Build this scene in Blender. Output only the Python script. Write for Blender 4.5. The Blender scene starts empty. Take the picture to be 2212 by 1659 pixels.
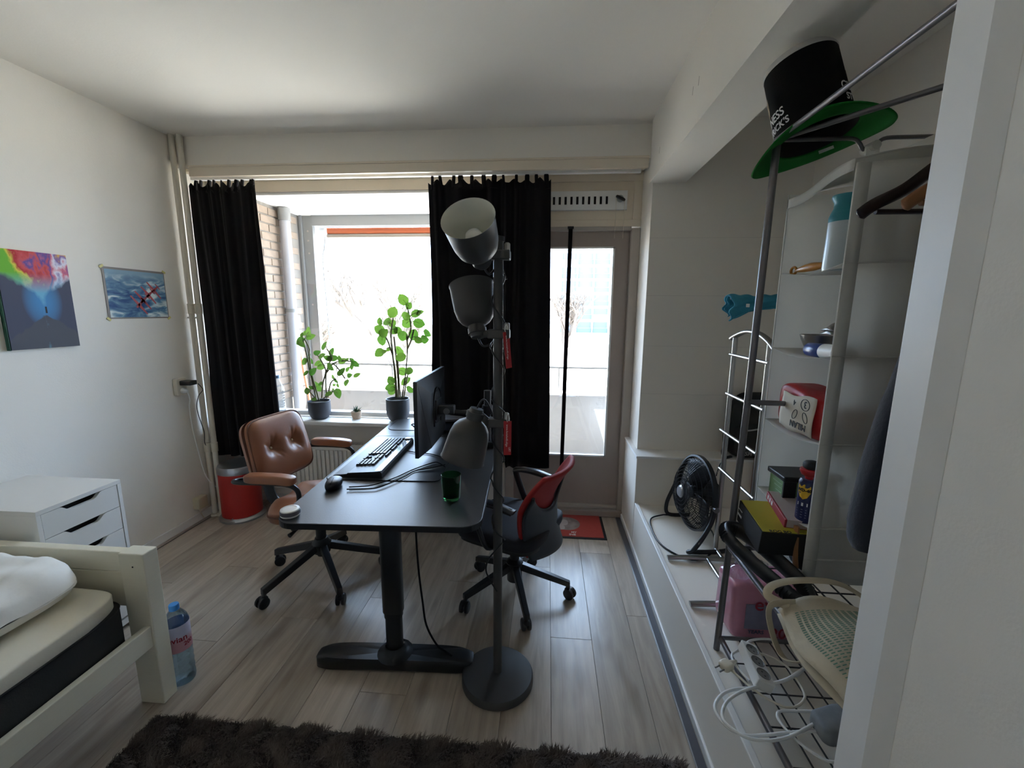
import bpy, bmesh, math, random
from mathutils import Matrix, Vector, Euler
random.seed(7)
PI = math.pi
SC = bpy.context.scene
COL = SC.collection

# ---------------------------------------------------------------- camera
def make_camera():
    cam = bpy.data.cameras.new('camera')
    cam.sensor_width = 36.0
    cam.lens = 919.36 / 2212 * 36.0
    cam.clip_start = 0.02
    cam.clip_end = 500
    o = bpy.data.objects.new('camera', cam)
    COL.objects.link(o)
    p, y, r = math.radians(9.716), math.radians(4.725), math.radians(0.423)
    f = Vector((-math.sin(y) * math.cos(p), math.cos(y) * math.cos(p), -math.sin(p)))
    rt = Vector((math.cos(y), math.sin(y), 0))
    up = rt.cross(f)
    r2 = math.cos(r) * rt + math.sin(r) * up
    u2 = -math.sin(r) * rt + math.cos(r) * up
    m = Matrix.Identity(4)
    for i in range(3):
        m[i][0], m[i][1], m[i][2] = r2[i], u2[i], -f[i]
    m[0][3], m[1][3], m[2][3] = 0, 0, 1.5
    o.matrix_world = m
    SC.camera = o
make_camera()

# ---------------------------------------------------------------- sky, sun, window portals, exposure
W = bpy.data.worlds.new('sky')
SC.world = W
W.use_nodes = True
bg = W.node_tree.nodes['Background']
bg.inputs[0].default_value = (0.52, 0.71, 1.0, 1)
bg.inputs[1].default_value = 6.0

sun = bpy.data.lights.new('sun', 'SUN')
sun.energy = 17.0
sun.angle = 0.01
sun.color = (1.0, 0.93, 0.82)
so = bpy.data.objects.new('sun', sun)
COL.objects.link(so)
so.rotation_euler = Vector((0.45, 0.33, 0.83)).to_track_quat('Z', 'Y').to_euler()

def portal(x0, x1, z0, z1, y):
    l = bpy.data.lights.new('window_portal', 'AREA')
    l.shape = 'RECTANGLE'
    l.size, l.size_y = x1 - x0, z1 - z0
    l.cycles.is_portal = True
    o = bpy.data.objects.new('window_portal', l)
    COL.objects.link(o)
    o.location = ((x0 + x1) / 2, y, (z0 + z1) / 2)
    o.rotation_euler = (-PI / 2, 0, 0)
portal(-2.36, -0.36, 0.70, 2.33, 3.045)
portal(-0.16, 0.45, 0.44, 1.94, 3.045)

SC.view_settings.view_transform = 'Standard'
SC.view_settings.look = 'None'
SC.view_settings.gamma = 1.0
SC.view_settings.use_curve_mapping = False
SC.view_settings.exposure = 1.78
SC.cycles.use_denoising = True
SC.cycles.max_bounces = 14
SC.cycles.diffuse_bounces = 8
SC.cycles.transparent_max_bounces = 16
SC.cycles.sample_clamp_indirect = 8.0

# ---------------------------------------------------------------- mesh helpers
class MB:
    def __init__(self):
        self.v = []
        self.f = []
    def add(self, v, f, M=None):
        n = len(self.v)
        for p in v:
            p = Vector(p)
            self.v.append(M @ p if M is not None else p)
        for q in f:
            self.f.append([i + n for i in q])
        return self
    def box(self, a, b, M=None):
        x0, y0, z0 = a
        x1, y1, z1 = b
        v = [(x0, y0, z0), (x1, y0, z0), (x1, y1, z0), (x0, y1, z0), (x0, y0, z1), (x1, y0, z1), (x1, y1, z1), (x0, y1, z1)]
        f = [(0, 3, 2, 1), (4, 5, 6, 7), (0, 1, 5, 4), (1, 2, 6, 5), (2, 3, 7, 6), (3, 0, 4, 7)]
        return self.add(v, f, M)
    def cbox(self, c, s, M=None):
        return self.box([c[i] - s[i] / 2 for i in range(3)], [c[i] + s[i] / 2 for i in range(3)], M)
    def tube(self, pts, r, n=8, closed=False, cap=True, M=None, flat=None):
        P = [Vector(p) for p in pts]
        k = len(P)
        R = r if isinstance(r, (list, tuple)) else [r] * k
        T = []
        for i in range(k):
            if closed:
                t = P[(i + 1) % k] - P[i - 1]
            else:
                t = P[min(i + 1, k - 1)] - P[max(i - 1, 0)]
            T.append(t.normalized() if t.length > 1e-9 else Vector((0, 0, 1)))
        a = Vector((0, 0, 1)) if abs(T[0].z) < 0.9 else Vector((1, 0, 0))
        N = (a - T[0] * a.dot(T[0])).normalized()
        v = []
        for i in range(k):
            N = N - T[i] * N.dot(T[i])
            N = N.normalized() if N.length > 1e-9 else T[i].orthogonal().normalized()
            B = T[i].cross(N)
            for j in range(n):
                an = 2 * PI * (j + 0.5) / n
                fx, fy = (1, 1) if flat is None else flat
                v.append(P[i] + N * math.cos(an) * R[i] * fx + B * math.sin(an) * R[i] * fy)
        f = []
        m = k if closed else k - 1
        for i in range(m):
            i2 = (i + 1) % k
            for j in range(n):
                j2 = (j + 1) % n
                f.append((i * n + j, i * n + j2, i2 * n + j2, i2 * n + j))
        if cap and not closed:
            f.append(tuple(range(n - 1, -1, -1)))
            f.append(tuple((k - 1) * n + j for j in range(n)))
        return self.add(v, f, M)
    def lathe(self, prof, n=24, M=None):
        v, f, rows = [], [], []
        for (r, z) in prof:
            if r < 1e-6:
                rows.append([len(v)])
                v.append((0, 0, z))
            else:
                rows.append(list(range(len(v), len(v) + n)))
                v += [(r * math.cos(2 * PI * j / n), r * math.sin(2 * PI * j / n), z) for j in range(n)]
        for a, b in zip(rows, rows[1:]):
            for j in range(n):
                j2 = (j + 1) % n
                q = [a[j % len(a)], a[j2 % len(a)], b[j2 % len(b)], b[j % len(b)]]
                u = []
                for i in q:
                    if i not in u:
                        u.append(i)
                if len(u) > 2:
                    f.append(u)
        return self.add(v, f, M)
    def prism(self, poly, h0, h1, M=None):
        n = len(poly)
        v = [(x, y, h0) for x, y in poly] + [(x, y, h1) for x, y in poly]
        f = [tuple(range(n - 1, -1, -1)), tuple(range(n, 2 * n))]
        f += [(i, (i + 1) % n, n + (i + 1) % n, n + i) for i in range(n)]
        return self.add(v, f, M)
    def grid(self, fn, nu, nv, M=None, closeu=False):
        v = [fn(i / (nu if closeu else nu - 1), j / (nv - 1)) for j in range(nv) for i in range(nu)]
        f = []
        for j in range(nv - 1):
            for i in range(nu if closeu else nu - 1):
                i2 = (i + 1) % nu
                f.append((j * nu + i, j * nu + i2, (j + 1) * nu + i2, (j + 1) * nu + i))
        return self.add(v, f, M)
    def sup(self, c, s, e=0.35, n=24, m=14, M=None, fn=None):
        """super-ellipsoid cushion: centre, half sizes, squareness exponent"""
        def sp(x, p):
            return math.copysign(abs(x) ** p, x)
        def g(u, w):
            a = u * 2 * PI
            b = (w - 0.5) * PI
            x = sp(math.cos(b), e) * sp(math.cos(a), e) * s[0]
            y = sp(math.cos(b), e) * sp(math.sin(a), e) * s[1]
            z = sp(math.sin(b), e) * s[2]
            if fn:
                x, y, z = fn(x, y, z)
            return (c[0] + x, c[1] + y, c[2] + z)
        return self.grid(g, n, m, M, closeu=True)
    def pad(self, W, H, T, n=6, front=None, nr=26, nt=88, M=None, Tb=None):
        """padded cushion in the local y/z plane, bulging along +x and -x"""
        v, f = [], []
        for side in (1, -1):
            base = len(v)
            t = T if side > 0 else (Tb or T)
            v.append((front(t, 0, 0) if front and side > 0 else (side * t, 0, 0)))
            for i in range(1, nr + 1):
                k = i / nr
                for j in range(nt):
                    a = 2 * PI * j / nt
                    R = 1 / ((abs(math.cos(a)) / W) ** n + (abs(math.sin(a)) / H) ** n) ** (1 / n)
                    y, z = R * k * math.cos(a), R * k * math.sin(a)
                    x = t * max(0, 1 - k ** 7) ** .45
                    v.append(front(x, y, z) if front and side > 0 else (side * x, y, z))
            for j in range(nt):
                j2 = (j + 1) % nt
                q = (base, base + 1 + j, base + 1 + j2)
                f.append(q if side > 0 else q[::-1])
            for i in range(nr - 1):
                for j in range(nt):
                    j2 = (j + 1) % nt
                    a0 = base + 1 + i * nt
                    q = (a0 + j, a0 + nt + j, a0 + nt + j2, a0 + j2)
                    f.append(q if side > 0 else q[::-1])
        return self.add(v, f, M)
    def build(self, name, mat, parent=None, world=False, smooth=0, bevel=0, seg=2, sub=0, solid=0, merge=False):
        me = bpy.data.meshes.new(name)
        vs = self.v
        if world and parent is not None:
            root = parent
            while root.parent is not None:
                root = root.parent
            inv = (Matrix.Translation(root.location) @ root.rotation_euler.to_matrix().to_4x4()).inverted()
            vs = [inv @ p for p in vs]
        me.from_pydata([tuple(p) for p in vs], [], self.f)
        if bevel or merge:
            bm = bmesh.new()
            bm.from_mesh(me)
            if merge:
                bmesh.ops.remove_doubles(bm, verts=bm.verts, dist=1e-5)
            if bevel:
                bmesh.ops.recalc_face_normals(bm, faces=bm.faces)
                es = [e for e in bm.edges if len(e.link_faces) == 2 and e.calc_face_angle(0) > 0.5]
                bmesh.ops.bevel(bm, geom=es, offset=bevel, segments=seg, profile=0.5, affect='EDGES', clamp_overlap=True)
            bm.to_mesh(me)
            bm.free()
        o = bpy.data.objects.new(name, me)
        COL.objects.link(o)
        if mat:
            me.materials.append(mat)
        if smooth:
            for p in me.polygons:
                p.use_smooth = True
            me.set_sharp_from_angle(angle=math.radians(smooth))
        if solid:
            md = o.modifiers.new('thickness', 'SOLIDIFY')
            md.thickness = solid
            md.offset = 0
        if sub:
            md = o.modifiers.new('round', 'SUBSURF')
            md.levels = md.render_levels = sub
        if parent is not None:
            o.parent = parent
        return o

def tag(o, label=None, cat=None, group=None, kind=None):
    if label: o['label'] = label
    if cat: o['category'] = cat
    if group: o['group'] = group
    if kind: o['kind'] = kind
    return o
def thing(name, label, cat, loc=(0, 0, 0), rotz=0, group=None):
    o = bpy.data.objects.new(name, None)
    o.empty_display_size = 0.05
    COL.objects.link(o)
    o.location = loc
    o.rotation_euler = (0, 0, rotz)
    return tag(o, label, cat, group)
def dup(o, parent=None):
    c = o.copy()
    COL.objects.link(c)
    c.parent = parent
    for ch in o.children:
        dup(ch, c)
    return c
def piece(src_mesh, name, parent, loc=(0, 0, 0), rot=(0, 0, 0), scale=(1, 1, 1), mat=None):
    o = bpy.data.objects.new(name, src_mesh)
    COL.objects.link(o)
    o.parent = parent
    o.location, o.rotation_euler, o.scale = loc, rot, scale
    return o
def B(a, b):
    return MB().box(a, b)
def smooth_path(pts, k=5, closed=False):
    P = [Vector(p) for p in pts]
    n = len(P)
    out = []
    rng = range(n) if closed else range(n - 1)
    for i in rng:
        if closed:
            p0, p1, p2, p3 = P[i - 1], P[i], P[(i + 1) % n], P[(i + 2) % n]
        else:
            p0, p1, p2, p3 = P[max(i - 1, 0)], P[i], P[i + 1], P[min(i + 2, n - 1)]
        for j in range(k):
            t = j / k
            out.append(0.5 * ((2 * p1) + (p2 - p0) * t + (2 * p0 - 5 * p1 + 4 * p2 - p3) * t * t + (3 * p1 - p0 - 3 * p2 + p3) * t ** 3))
    if not closed:
        out.append(P[-1])
    return out
def rrect(x0, y0, x1, y1, r, n=6):
    pts = []
    for cx, cy, a0 in ((x1 - r, y0 + r, -90), (x1 - r, y1 - r, 0), (x0 + r, y1 - r, 90), (x0 + r, y0 + r, 180)):
        for i in range(n + 1):
            a = math.radians(a0 + 90 * i / n)
            pts.append((cx + r * math.cos(a), cy + r * math.sin(a)))
    return pts
def axis_matrix(origin, z, x=(1, 0, 0)):
    z = Vector(z).normalized()
    x = Vector(x)
    x = (x - z * x.dot(z)).normalized()
    y = z.cross(x)
    m = Matrix.Identity(4)
    for i in range(3):
        m[i][0], m[i][1], m[i][2], m[i][3] = x[i], y[i], z[i], origin[i]
    return m
def frame_matrix(origin, x, y):
    x, y = Vector(x).normalized(), Vector(y).normalized()
    z = x.cross(y)
    m = Matrix.Identity(4)
    for i in range(3):
        m[i][0], m[i][1], m[i][2], m[i][3] = x[i], y[i], z[i], origin[i]
    return m
def text(name, s, size, mat, parent, M, extrude=0.0006, align='CENTER', fn=None, sx=1.0, shear=0, bold=0):
    cu = bpy.data.curves.new('lettering', 'FONT')
    cu.body = s
    cu.size = size
    cu.align_x = align
    cu.extrude = extrude
    cu.shear = shear
    cu.offset = bold
    cu.resolution_u = 3
    t = bpy.data.objects.new('lettering', cu)
    me = bpy.data.meshes.new_from_object(t)
    bpy.data.objects.remove(t)
    mb = MB()
    for v in me.vertices:
        p = Vector((v.co.x * sx, v.co.y, v.co.z))
        mb.v.append(Vector(fn(p)) if fn else M @ p)
    mb.f = [list(p.vertices) for p in me.polygons]
    bpy.data.meshes.remove(me)
    return mb.build(name, mat, parent, world=True)

# ---------------------------------------------------------------- materials
def nodes_of(m):
    m.use_nodes = True
    nt = m.node_tree
    return nt, nt.nodes, nt.links, nt.nodes['Principled BSDF']
def mat(name, col, rough=0.5, metal=0.0, var=0.06, scale=9.0, bump=0.0, bscale=120.0, spec=0.5, sheen=0.0, coat=0.0, stretch=None, rvar=0.0):
    m = bpy.data.materials.new(name)
    nt, N, L, b = nodes_of(m)
    tc = N.new('ShaderNodeTexCoord')
    src = tc.outputs['Object']
    if stretch:
        mp = N.new('ShaderNodeMapping')
        mp.inputs['Scale'].default_value = stretch
        L.new(src, mp.inputs[0])
        src = mp.outputs[0]
    nz = N.new('ShaderNodeTexNoise')
    nz.inputs['Scale'].default_value = scale
    nz.inputs['Detail'].default_value = 4
    L.new(src, nz.inputs['Vector'])
    mx = N.new('ShaderNodeMix')
    mx.data_type = 'RGBA'
    mx.inputs[6].default_value = (*[max(0, c * (1 - var)) for c in col], 1)
    mx.inputs[7].default_value = (*[min(1, c * (1 + var)) for c in col], 1)
    L.new(nz.outputs['Fac'], mx.inputs[0])
    L.new(mx.outputs[2], b.inputs['Base Color'])
    b.inputs['Roughness'].default_value = rough
    if rvar:
        mr = N.new('ShaderNodeMapRange')
        mr.inputs['To Min'].default_value = rough - rvar
        mr.inputs['To Max'].default_value = rough + rvar
        L.new(nz.outputs['Fac'], mr.inputs[0])
        L.new(mr.outputs[0], b.inputs['Roughness'])
    b.inputs['Metallic'].default_value = metal
    b.inputs['Specular IOR Level'].default_value = spec
    if sheen:
        b.inputs['Sheen Weight'].default_value = sheen
    if coat:
        b.inputs['Coat Weight'].default_value = coat
        b.inputs['Coat Roughness'].default_value = 0.1
    if bump:
        n2 = N.new('ShaderNodeTexNoise')
        n2.inputs['Scale'].default_value = bscale
        n2.inputs['Detail'].default_value = 3
        L.new(src, n2.inputs['Vector'])
        bp = N.new('ShaderNodeBump')
        bp.inputs['Strength'].default_value = bump
        bp.inputs['Distance'].default_value = 0.004
        L.new(n2.outputs['Fac'], bp.inputs['Height'])
        L.new(bp.outputs[0], b.inputs['Normal'])
    return m
def glass_mat(name, tint=(1, 1, 1), rough=0.0, reflect=0.06):
    m = bpy.data.materials.new(name)
    m.use_nodes = True
    nt = m.node_tree
    N, L = nt.nodes, nt.links
    N.remove(N['Principled BSDF'])
    out = N['Material Output']
    tr = N.new('ShaderNodeBsdfTransparent')
    tr.inputs[0].default_value = (*tint, 1)
    gl = N.new('ShaderNodeBsdfGlossy')
    gl.inputs['Roughness'].default_value = rough
    lw = N.new('ShaderNodeLayerWeight')
    lw.inputs['Blend'].default_value = 0.25
    mr = N.new('ShaderNodeMapRange')
    mr.inputs['To Min'].default_value = reflect
    mr.inputs['To Max'].default_value = 0.6
    L.new(lw.outputs['Fresnel'], mr.inputs[0])
    mx = N.new('ShaderNodeMixShader')
    L.new(mr.outputs[0], mx.inputs[0])
    L.new(tr.outputs[0], mx.inputs[1])
    L.new(gl.outputs[0], mx.inputs[2])
    L.new(mx.outputs[0], out.inputs[0])
    return m
def leaf_mat(name, c1, c2):
    m = bpy.data.materials.new(name)
    nt, N, L, b = nodes_of(m)
    oi = N.new('ShaderNodeObjectInfo')
    mx = N.new('ShaderNodeMix')
    mx.data_type = 'RGBA'
    mx.inputs[6].default_value = (*c1, 1)
    mx.inputs[7].default_value = (*c2, 1)
    L.new(oi.outputs['Random'], mx.inputs[0])
    L.new(mx.outputs[2], b.inputs['Base Color'])
    b.inputs['Roughness'].default_value = 0.35
    tl = N.new('ShaderNodeBsdfTranslucent')
    L.new(mx.outputs[2], tl.inputs[0])
    ms = N.new('ShaderNodeMixShader')
    ms.inputs[0].default_value = 0.45
    out = N['Material Output']
    L.new(b.outputs[0], ms.inputs[1])
    L.new(tl.outputs[0], ms.inputs[2])
    L.new(ms.outputs[0], out.inputs[0])
    return m
def plank_mat():
    m = bpy.data.materials.new('laminate_oak')
    nt, N, L, b = nodes_of(m)
    tc = N.new('ShaderNodeTexCoord')
    oi = N.new('ShaderNodeObjectInfo')
    off = N.new('ShaderNodeVectorMath')
    off.operation = 'SCALE'
    comb = N.new('ShaderNodeCombineXYZ')
    L.new(oi.outputs['Random'], comb.inputs[0])
    L.new(oi.outputs['Random'], comb.inputs[1])
    L.new(comb.outputs[0], off.inputs[0])
    off.inputs['Scale'].default_value = 37.0
    add = N.new('ShaderNodeVectorMath')
    L.new(tc.outputs['Object'], add.inputs[0])
    L.new(off.outputs[0], add.inputs[1])
    mp = N.new('ShaderNodeMapping')
    mp.inputs['Scale'].default_value = (17, 1.3, 1)
    L.new(add.outputs[0], mp.inputs[0])
    nz = N.new('ShaderNodeTexNoise')
    nz.inputs['Scale'].default_value = 1.6
    nz.inputs['Detail'].default_value = 7
    nz.inputs['Roughness'].default_value = 0.62
    nz.inputs['Distortion'].default_value = 0.7
    L.new(mp.outputs[0], nz.inputs['Vector'])
    mp2 = N.new('ShaderNodeMapping')
    mp2.inputs['Scale'].default_value = (9, 2.4, 1)
    L.new(add.outputs[0], mp2.inputs[0])
    kn = N.new('ShaderNodeTexNoise')
    kn.inputs['Scale'].default_value = 0.9
    kn.inputs['Detail'].default_value = 2
    L.new(mp2.outputs[0], kn.inputs['Vector'])
    cr = N.new('ShaderNodeValToRGB')
    cr.color_ramp.elements[0].position = 0.22
    cr.color_ramp.elements[0].color = (0.30, 0.245, 0.195, 1)
    cr.color_ramp.elements[1].position = 0.74
    cr.color_ramp.elements[1].color = (0.53, 0.46, 0.38, 1)
    L.new(nz.outputs['Fac'], cr.inputs[0])
    kr = N.new('ShaderNodeValToRGB')
    kr.color_ramp.elements[0].position = 0.28
    kr.color_ramp.elements[0].color = (0.62, 0.58, 0.54, 1)
    kr.color_ramp.elements[1].position = 0.45
    kr.color_ramp.elements[1].color = (1, 1, 1, 1)
    L.new(kn.outputs['Fac'], kr.inputs[0])
    mul = N.new('ShaderNodeMix')
    mul.data_type = 'RGBA'
    mul.blend_type = 'MULTIPLY'
    mul.inputs[0].default_value = 1
    L.new(cr.outputs[0], mul.inputs[6])
    L.new(kr.outputs[0], mul.inputs[7])
    tint = N.new('ShaderNodeMapRange')
    tint.inputs['To Min'].default_value = 0.84
    tint.inputs['To Max'].default_value = 1.12
    L.new(oi.outputs['Random'], tint.inputs[0])
    sc = N.new('ShaderNodeVectorMath')
    sc.operation = 'SCALE'
    L.new(mul.outputs[2], sc.inputs[0])
    L.new(tint.outputs[0], sc.inputs['Scale'])
    L.new(sc.outputs[0], b.inputs['Base Color'])
    b.inputs['Roughness'].default_value = 0.31
    b.inputs['Specular IOR Level'].default_value = 0.45
    bp = N.new('ShaderNodeBump')
    bp.inputs['Strength'].default_value = 0.12
    bp.inputs['Distance'].default_value = 0.002
    L.new(nz.outputs['Fac'], bp.inputs['Height'])
    L.new(bp.outputs[0], b.inputs['Normal'])
    return m

m_wall = mat('white_plaster', (0.82, 0.782, 0.715), 0.85, var=0.015, scale=3, bump=0.12, bscale=160, spec=0.2)
m_ceil = mat('ceiling_paint', (0.79, 0.757, 0.70), 0.9, var=0.012, scale=2, bump=0.10, bscale=120, spec=0.2)
m_niche = mat('white_panel_paint', (0.80, 0.76, 0.69), 0.6, var=0.02, scale=3, spec=0.3)
m_trimw = mat('white_gloss_trim', (0.80, 0.79, 0.77), 0.4, var=0.02)
m_cream = mat('cream_painted_wood', (0.76, 0.67, 0.54), 0.45, var=0.03)
m_taupe = mat('taupe_painted_door', (0.37, 0.31, 0.27), 0.5, var=0.04)
m_taupe2 = mat('grey_brown_frame', (0.46, 0.41, 0.36), 0.45, var=0.04)
m_floorbase = mat('dark_subfloor', (0.03, 0.026, 0.022), 0.8)
m_plank = plank_mat()
m_greyedge = mat('grey_floor_profile', (0.10, 0.10, 0.11), 0.35, metal=0.3)
m_alu = mat('brushed_aluminium', (0.42, 0.425, 0.44), 0.3, metal=0.9)
m_glass = glass_mat('window_glass', (0.985, 0.99, 0.985), 0.0, 0.03)
m_black = mat('black_plastic', (0.012, 0.012, 0.014), 0.42)
m_blackm = mat('black_powder_coat', (0.013, 0.013, 0.015), 0.38)
m_chrome = mat('chrome_steel', (0.42, 0.405, 0.385), 0.30, metal=1.0, var=0.02)
m_greytube = mat('grey_lacquered_tube', (0.17, 0.16, 0.165), 0.32, metal=0.6)
m_white = mat('white_plastic', (0.78, 0.78, 0.76), 0.35, var=0.02)
m_offwhite = mat('aged_white_plastic', (0.66, 0.61, 0.50), 0.4, var=0.03)
m_cord = mat('matte_black_cord', (0.010, 0.010, 0.012), 0.8, spec=0.15)
m_red = mat('red_lacquer', (0.42, 0.022, 0.018), 0.4, var=0.05)
m_ink = mat('black_ink', (0.015, 0.013, 0.012), 0.7)
m_lettw = mat('white_print', (0.75, 0.74, 0.74), 0.6)
m_redink = mat('dark_red_print', (0.30, 0.012, 0.03), 0.6)

# world coordinates of leaves, stems and leads
LEAVES_A=[(-1.709, 2.94, 1.343, 0.0256), (-1.755, 2.966, 1.332, 0.0128), (-1.769, 2.951, 1.32, 0.0128), (-1.8, 2.971, 1.273, 0.0288), (-1.717, 2.973, 1.306, 0.0224), (-1.764, 2.926, 1.257, 0.0224), (-1.59, 2.921, 1.247, 0.0224), (-1.575, 2.991, 1.196, 0.0224), (-1.66, 2.942, 1.193, 0.0192), (-1.624, 2.94, 1.171, 0.0224), (-1.755, 3.005, 1.172, 0.0096), (-1.771, 2.96, 1.124, 0.0224), (-1.744, 2.991, 1.128, 0.0192), (-1.589, 2.96, 1.153, 0.0224), (-1.563, 2.974, 1.152, 0.0256), (-1.488, 2.933, 1.155, 0.016), (-1.451, 2.974, 1.144, 0.0115), (-1.427, 2.994, 1.139, 0.0141), (-1.388, 2.964, 1.114, 0.0224), (-1.425, 2.983, 1.088, 0.0141), (-1.454, 2.977, 1.072, 0.016), (-1.558, 2.925, 1.093, 0.0243), (-1.488, 2.984, 1.133, 0.0224), (-1.653, 2.97, 1.086, 0.0224), (-1.703, 2.946, 1.055, 0.0224), (-1.745, 2.923, 1.044, 0.016), (-1.705, 2.994, 0.934, 0.0288), (-1.731, 2.96, 0.933, 0.0141), (-1.668, 2.981, 0.96, 0.0141), (-1.579, 2.995, 1.01, 0.0128), (-1.553, 2.981, 0.986, 0.016), (-1.575, 2.998, 0.949, 0.0115), (-1.524, 2.954, 0.952, 0.0115), (-1.475, 2.988, 0.97, 0.0205), (-1.434, 2.958, 1.029, 0.0192), (-1.396, 3.0, 1.027, 0.0192), (-1.549, 2.995, 0.887, 0.0269), (-1.586, 2.928, 0.895, 0.0179), (-1.75, 2.932, 0.914, 0.0192), (-1.708, 2.938, 0.85, 0.016), (-1.586, 3.002, 0.908, 0.0128), (-1.492, 2.957, 1.057, 0.0256), (-1.674, 2.973, 1.111, 0.0192)]
LEAVES_B=[(-1.009, 2.946, 1.573, 0.032), (-0.975, 2.963, 1.531, 0.0205), (-1.089, 2.953, 1.487, 0.032), (-0.996, 2.95, 1.46, 0.0288), (-0.925, 2.97, 1.479, 0.0288), (-0.899, 2.97, 1.485, 0.0224), (-0.916, 2.997, 1.41, 0.032), (-1.196, 2.978, 1.42, 0.0224), (-1.151, 2.999, 1.42, 0.0288), (-1.11, 2.993, 1.408, 0.0256), (-1.009, 3.004, 1.409, 0.032), (-1.201, 2.977, 1.363, 0.0307), (-1.156, 2.934, 1.341, 0.0288), (-1.192, 2.993, 1.286, 0.032), (-1.103, 3.002, 1.357, 0.0288), (-1.074, 2.997, 1.357, 0.0256), (-1.03, 2.968, 1.321, 0.032), (-0.955, 2.981, 1.328, 0.032), (-0.908, 2.938, 1.293, 0.0224), (-0.857, 2.991, 1.341, 0.0256), (-0.872, 2.969, 1.298, 0.0288), (-1.196, 2.944, 1.2, 0.0288), (-1.152, 2.925, 1.209, 0.016), (-1.144, 2.993, 1.222, 0.016), (-1.073, 3.004, 1.212, 0.0288), (-1.034, 2.928, 1.172, 0.0288), (-1.043, 2.988, 1.062, 0.0288), (-0.985, 2.955, 1.074, 0.0256), (-1.115, 2.933, 1.003, 0.0256), (-1.125, 2.945, 0.949, 0.0288), (-1.135, 2.985, 0.915, 0.0256), (-1.028, 2.994, 0.989, 0.032), (-0.973, 2.924, 0.943, 0.0256)]
STEMS_A=[[(-1.703, 2.965, 0.838), (-1.721, 2.965, 0.965), (-1.735, 2.965, 1.052), (-1.75, 2.965, 1.163), (-1.771, 2.965, 1.287)], [(-1.682, 2.965, 0.838), (-1.723, 2.965, 1.032), (-1.732, 2.965, 1.177), (-1.729, 2.965, 1.222), (-1.758, 2.965, 1.287)], [(-1.66, 2.965, 0.853), (-1.642, 2.965, 0.967), (-1.615, 2.965, 1.061), (-1.647, 2.965, 1.139), (-1.677, 2.965, 1.184)], [(-1.622, 2.965, 0.853), (-1.618, 2.965, 1.008), (-1.587, 2.965, 1.114), (-1.558, 2.965, 1.153), (-1.594, 2.965, 1.218)], [(-1.611, 2.965, 0.86), (-1.584, 2.965, 0.968), (-1.54, 2.965, 1.002)], [(-1.56, 2.965, 1.114), (-1.522, 2.965, 1.082), (-1.472, 2.965, 1.004)], [(-1.605, 2.965, 1.048), (-1.553, 2.965, 1.114), (-1.478, 2.965, 1.135), (-1.411, 2.965, 1.13)], [(-1.646, 2.965, 0.853), (-1.567, 2.965, 0.909)], [(-1.696, 2.965, 0.838), (-1.747, 2.965, 0.898)]]
STEMS_B=[[(-1.095, 2.965, 0.873), (-1.096, 2.965, 1.031), (-1.106, 2.965, 1.193), (-1.113, 2.965, 1.327), (-1.092, 2.965, 1.446)], [(-1.075, 2.965, 0.874), (-1.075, 2.965, 1.045), (-1.083, 2.965, 1.193), (-1.091, 2.965, 1.314)], [(-1.048, 2.965, 0.874), (-1.016, 2.965, 1.046), (-0.996, 2.965, 1.227), (-0.999, 2.965, 1.328)], [(-0.993, 2.965, 1.233), (-0.964, 2.965, 1.297), (-0.946, 2.965, 1.366)], [(-1.085, 2.965, 0.873), (-1.089, 2.965, 1.018), (-1.104, 2.965, 1.161), (-1.144, 2.965, 1.295), (-1.175, 2.965, 1.326)], [(-1.062, 2.965, 0.874), (-1.068, 2.965, 1.064), (-1.071, 2.965, 1.161)], [(-1.035, 2.965, 0.874), (-1.011, 2.965, 1.0), (-0.995, 2.965, 1.059)], [(-0.997, 2.965, 1.29), (-0.965, 2.965, 1.379), (-0.986, 2.965, 1.522)]]
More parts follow.
